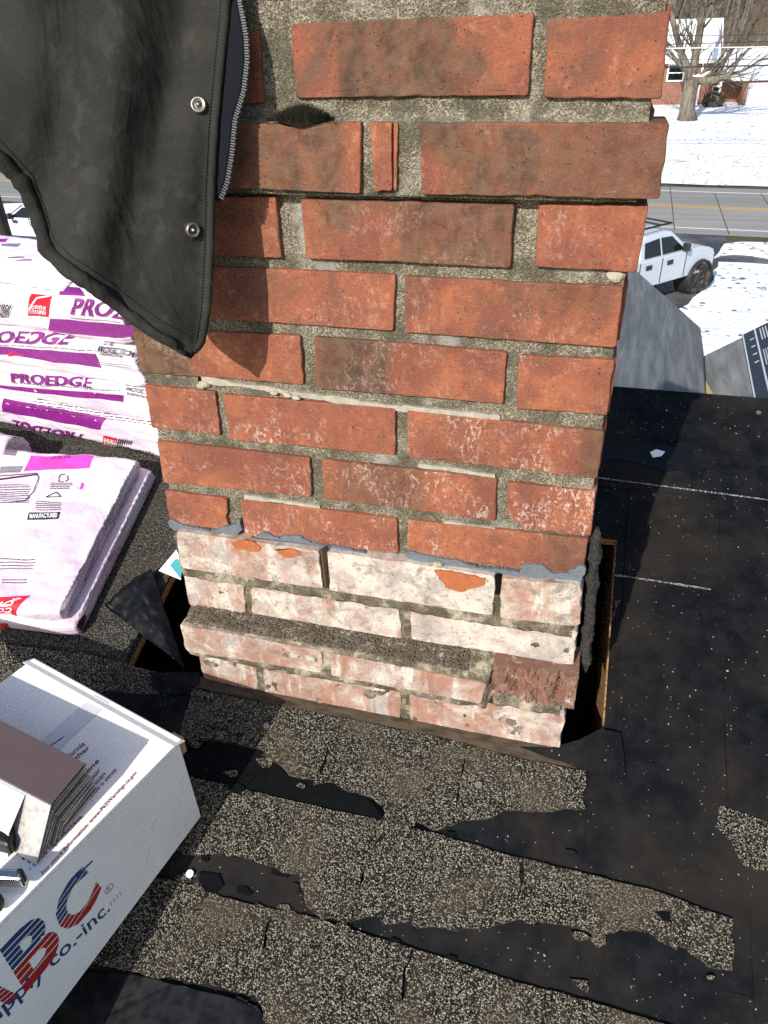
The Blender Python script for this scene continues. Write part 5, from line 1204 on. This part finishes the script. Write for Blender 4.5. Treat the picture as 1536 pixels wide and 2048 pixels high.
# ---- trees
m = N('grey_bark'); v = m.world(); M_bark = m.set(m.mix(m.sstep(m.noise(m.scaled(v, (1, 1, .3)), 5, 5, .65), .38, .65), (.19, .165, .13), (.085, .072, .056)), .95, 0, .1); m.bump(m.noise(m.scaled(v, (1, 1, .25)), 9, 5), .8, .04)
m = N('dark_bark'); v = m.world(); M_bark2 = m.set(m.mix(m.sstep(m.noise(m.scaled(v, (1, 1, .2)), 8, 5, .65), .38, .65), (.075, .060, .045), (.028, .022, .026)), .95, 0, .1); m.bump(m.noise(m.scaled(v, (1, 1, .2)), 14, 5), .9, .04)
def twigs(g, p, d, L, r, depth, rng, spread=.55, up=.10):
    n = 4; pts = [np.array(p)]; q = np.array(d, float)
    for k in range(n): q = q+np.array([rng.gauss(0, .10), rng.gauss(0, .10), up*.3+rng.gauss(0, .06)]); q /= np.linalg.norm(q); pts.append(pts[-1]+q*L/n)
    g.tube(pts, [r*(1-.13*k) for k in range(n+1)], 6 if r > .05 else 4, cap=False)
    if depth <= 0: return
    for k in range(3 if depth > 1 else 4):
        i = rng.choice([2, 3, 4]); dd = q+np.array([rng.gauss(0, spread), rng.gauss(0, spread), rng.gauss(.1, spread*.7)]); dd /= np.linalg.norm(dd)
        twigs(g, pts[i], dd, L*rng.uniform(.55, .8), r*(1-.13*i)*rng.uniform(.45, .65), depth-1, rng, spread, up)
yT = 66.6
def tpt(u, v, dy=0.0): return onY(u, v, yT+dy)
rng = random.Random(5); pxm = 1470.0/72
yardtree = thing('yard_tree', tpt(1373, 246), 'big bare grey tree with a snowy low limb on the far lawn', 'tree')
limbs = [([(1373, 250), (1374, 225), (1379, 185), (1383, 160)], [20, 13, 11, 11]), ([(1381, 168), (1376, 140), (1362, 105), (1350, 60), (1340, 10), (1332, -60), (1322, -160)], [8, 6.5, 5.5, 4.5, 3.5, 2.5, 1]), ([(1383, 162), (1388, 130), (1394, 95), (1402, 50), (1410, 0), (1416, -70), (1425, -200)], [8, 7, 6.5, 6, 5.5, 4.5, 2]), ([(1382, 170), (1400, 160), (1430, 160), (1458, 150), (1478, 118), (1500, 95), (1530, 70)], [9, 7, 6, 4.5, 3, 2, 1]),
         ([(1430, 160), (1450, 120), (1470, 90), (1486, 60), (1500, 10), (1510, -60)], [4.5, 3.5, 3, 2.5, 2, 1]), ([(1402, 158), (1432, 128), (1452, 100), (1476, 60), (1490, 20)], [3, 2.4, 2, 1.4, 1]), ([(1362, 105), (1345, 95), (1330, 80), (1310, 40)], [3, 2.2, 1.6, 1]), ([(1458, 150), (1490, 140), (1520, 120), (1560, 112)], [2.6, 2, 1.5, .8]), ([(1402, 50), (1420, 20), (1440, -30), (1455, -90)], [3, 2.4, 1.6, 1])]
g = G(); tw_ = G()
for k, (pts, wd) in enumerate(limbs):
    P = [tpt(u, v, (k % 3-1)*.5*min(1, i/2)) for i, (u, v) in enumerate(pts)]; Rr = [w/pxm for w in wd]
    (g if k == 0 else tw_).tube(P, [r*.9 for r in Rr], 12)
    if k:
        for i in range(1, len(P)):
            for _ in range(3):
                dd = P[i]-P[i-1]; dd = dd/np.linalg.norm(dd)+np.array([rng.gauss(0, .6), rng.gauss(0, .5), rng.gauss(.1, .5)]); dd /= np.linalg.norm(dd); twigs(tw_, P[i]*.7+P[i-1]*.3, dd, rng.uniform(1.3, 2.8), Rr[i]*.28+.012, 2, rng)
g.build('trunk', M_bark, yardtree, smooth=True); tw_.build('crown', M_bark, yardtree, smooth=True)
for P in ([(1386, 152), (1405, 151), (1428, 140)], [(1430, 163), (1450, 160), (1464, 155)], [(1418, 157), (1432, 158)]):
    g = G(); g.tube([tpt(u, v, -.35) for u, v in P], [.07, .13, .05][:len(P)] if len(P) == 3 else [.08, .05], 8); g.build('snow_cap', M_snow, yardtree, smooth=True)
g = G(); P = [onZ(*p, GZ-0.0) for p in ((1403, 350), (1401, 330), (1398, 314))]
yb_ = 50.0
stp = [onY(u, v, yb_) for u, v in ((1404, 353), (1402, 335), (1396, 314))]; stp[0][2] = min(stp[0][2], terrain(*stp[0][:2])+.02); g = G(); g.tube(stp, [.045, .035, .02], 6); tag(g.build('stick', M_bark2), 'thin dark stake standing alone in the far snowy yard', 'stake')
# trunk at the left edge
tb = onZ(14, 478, GZ+.0); lt = thing('street_tree', (tb[0]*.7, tb[1]*.7, GZ), 'dark mossy tree trunk at the left edge of the picture', 'tree'); bx_, by_ = tb[0]*.7-.35, tb[1]*.7
g = G(); g.tube([(bx_, by_, GZ), (bx_, by_, GZ+1.5), (bx_-.02, by_, GZ+5), (bx_+.05, by_+.1, GZ+8)], [.42, .33, .30, .24], 14); g.build('trunk', M_bark2, lt, smooth=True)
g = G()
for k in range(7): twigs(g, (bx_, by_, GZ+5.5+k*.35), np.array([math.cos(k*2.2), math.sin(k*2.2), .9])/1.35, 2.6, .09, 2, rng)
g.build('crown', M_bark2, lt, smooth=True)
# woods on the hill: one far mass of bare trees
g = G(); rng = random.Random(11)
for k in range(260):
    a = rng.uniform(-12, 60); c = c_grass+rng.uniform(54, 108); p = R0+rd*a+rq*c; z = terrain(p[0], p[1]); h = rng.uniform(9, 16); r = rng.uniform(.10, .26)
    top = np.array([p[0]+rng.gauss(0, .8), p[1]+rng.gauss(0, .8), z+h]); g.tube([(p[0], p[1], z-.2), ((p[0]+top[0])/2, (p[1]+top[1])/2, z+h*.5), top], [r, r*.7, r*.2], 5, cap=False)
    for q in range(7):
        w = rng.uniform(.3, .95); s = np.array([p[0], p[1], z])*(1-w)+top*w; dd = np.array([rng.gauss(0, .6), rng.gauss(0, .6), rng.uniform(.2, .9)]); dd /= np.linalg.norm(dd); twigs(g, s, dd, rng.uniform(2, 4), .05, 1, rng)
w_ = g.build('woods', plain('winter_wood', (.13, .108, .085), .95, 0, .35, .5), None); tag(w_, 'bare brown winter woods on the hill behind the far house', 'woods', None, 'stuff')

# ---- house across the road
m = N('far_brick'); v = m.world(); bt = m.nd('ShaderNodeTexBrick'); mp = m.nd('ShaderNodeMapping'); m.ln(v, mp.inputs[0]); mp.inputs['Rotation'].default_value = (math.radians(90), 0, 0); m.ln(mp.outputs[0], bt.inputs[0])
bt.inputs['Scale'].default_value = 1.0; bt.inputs['Brick Width'].default_value = .22; bt.inputs['Row Height'].default_value = .075; bt.inputs['Mortar Size'].default_value = .008; bt.inputs['Color1'].default_value = (.26, .085, .055, 1); bt.inputs['Color2'].default_value = (.17, .062, .045, 1); bt.inputs['Mortar'].default_value = (.30, .25, .2, 1)
M_fbrick = m.set(m.mix(m.math('MULTIPLY', m.noise(v, .9, 5), .5), bt.outputs[0], (.20, .10, .06)), .9, 0, .2)
yH = 76.0
def hp(u, v, dy=0.0): return onY(u, v, yH+dy)
zg = hp(1440, 214)[2]; hx0 = hp(1250, 150)[0]; hx1 = hp(1428, 150)[0]; hx2 = hp(1484, 170)[0]; hx3 = hp(1700, 170)[0]
ze = hp(1390, 118)[2]; zr = hp(1390, 36)[2]; zge = hp(1500, 158)[2]; zgr = hp(1536, 100, 5)[2]
hs = thing('far_house', ((hx0+hx3)/2, yH+4, zg), 'brick house with snowy roofs and white garage door across the road', 'house')
M_wtrim = plain('white_trim', (.80, .80, .78), .6, 0, .04, 2); M_snowr = plain('roof_snow', (.84, .86, .89), .8, 0, .04, 1.2, .3)
g = G(); g.bx(hx0, hx1, yH, yH+9, zg-2, ze); g.build('wall', M_fbrick, hs)
g = G(); ym = yH+4.5; g.prism([(hx0-.4, yH-.5, ze-.12), (hx0-.4, ym, zr), (hx0-.4, yH+9.5, ze-.12)], (hx1-hx0+.8, 0, 0)); rfm = g.build('roof', M_snowr, hs)
g = G(); g.bx(hx0-.4, hx1+.4, yH-.56, yH-.5, ze-.30, ze-.10); g.build('gutter', M_wtrim, hs)
g = G(); g.bx(hx1+.01, hx2, yH+1.5, yH+8, zg-2, zge); g.build('wall', M_fbrick, hs)
g = G(); g.bx(hx2+.01, hx3, yH-.6, yH+7.9, zg-2, zge-.02); g.build('wall', M_fbrick, hs)
g = G(); xa = hp(1449, 125)[0]; g.prism([(xa, yH-1.0, zge-.06), (hx3+.4, yH-1.0, zge-.06), (hx3+.4, ym+.3, zgr), (xa, ym+.3, zgr)], (0, .1, .16)); g.prism([(xa, ym+.3, zgr), (hx3+.4, ym+.3, zgr), (hx3+.4, yH+9, zge), (xa, yH+9, zge)], (0, .1, .16)); g.build('roof', M_snowr, hs)
g = G(); g.bx(hx2+.45, hx2+6.2, yH-.68, yH-.6, zg-.02, zge-.25); gd = g.build('garage_door', M_wtrim, hs)
for k in range(1, 4): z = zg+(zge-.25-zg)*k/4; g = G(); g.bx(hx2+.45, hx2+6.2, yH-.70, yH-.68, z, z+.04); g.build('panel_joint', plain('trim_shadow', (.55, .55, .54), .7), gd)
def win(u0, v0, u1, v1, y=0.0):
    a = hp(u0, v0); b = hp(u1, v1); x0, x1, zt2, zb2 = a[0], b[0], a[2], b[2]; Y = yH+y
    g = G(); g.bx(x0, x1, Y-.10, Y-.001, zb2, zt2); w = g.build('window', M_wtrim, hs); f = .12
    zm = (zt2+zb2)/2
    for z0_, z1_ in ((zb2+f, zm-.04), (zm+.04, zt2-f)): g = G(); g.bx(x0+f, x1-f, Y-.115, Y-.10, z0_, z1_); g.build('pane', M_glass, w)
    return w
win(1337, 128, 1366, 163); win(1290, 128, 1318, 163); win(1428.5, 173, 1443, 196, 1.5)
for u in (1408, 1455): a = hp(u, 120); g = G(); Y = yH if u < 1428 else yH+1.5; g.bx(a[0]-.07, a[0]+.07, Y-.16, Y-.02, zg, ze-.2 if u < 1428 else zge-.1); g.build('downspout', M_wtrim, hs)
# shrub by the door
bp_ = hp(1425, 212, -1.6); sb = thing('shrub', (bp_[0], bp_[1], terrain(bp_[0], bp_[1])), 'dark evergreen shrub by the far house door', 'shrub'); g = G(); rng = random.Random(3)
for k in range(900):
    d = np.array([rng.gauss(0, 1), rng.gauss(0, 1), rng.gauss(0, 1)]); d /= np.linalg.norm(d); r = rng.uniform(.5, 1.0)**.5; c = np.array([bp_[0], bp_[1], zg+.55])+d*np.array([.95, .8, .72])*r; a = np.array([rng.gauss(0, .09), rng.gauss(0, .09), rng.gauss(0, .09)]); b = np.array([rng.gauss(0, .09), rng.gauss(0, .09), rng.gauss(.05, .09)])
    g.add([c, c+a, c+b], [[0, 1, 2]])
g.build('foliage', plain('shrub_green', (.035, .035, .018), .8, 0, .5, 3), sb)
# ---- overhead wires along the street
M_wire = plain('black_wire', (.02, .02, .022), .5); M_wire2 = plain('pale_wire', (.6, .6, .58), .5)
wl = ['thick black overhead cable, lowest of the street wires', 'pale overhead cable third from the bottom of the street wires', 'thin black overhead wire just above the pale cable', 'topmost thin black overhead wire crossing the far house roof', 'faint thin overhead wire just above the thick black cable']
yW = 48.0
for k, (v0, v1, r, mt) in enumerate(((135, 131, .040, M_wire), (97, 94, .030, M_wire2), (89, 83, .024, M_wire), (72, 69, .020, M_wire), (119, 120, .014, M_wire))):
    A = onY(1336, v0, yW); B = onY(1536, v1, yW); d = B-A; pts = [A+d*t+np.array([0, 0, .02*abs(t-.5)**2]) for t in np.linspace(-14, 9, 24)]
    g = G(); g.tube(pts, r, 6); tag(g.build('overhead_wire', mt), wl[k], 'wire', 'wires along the street')
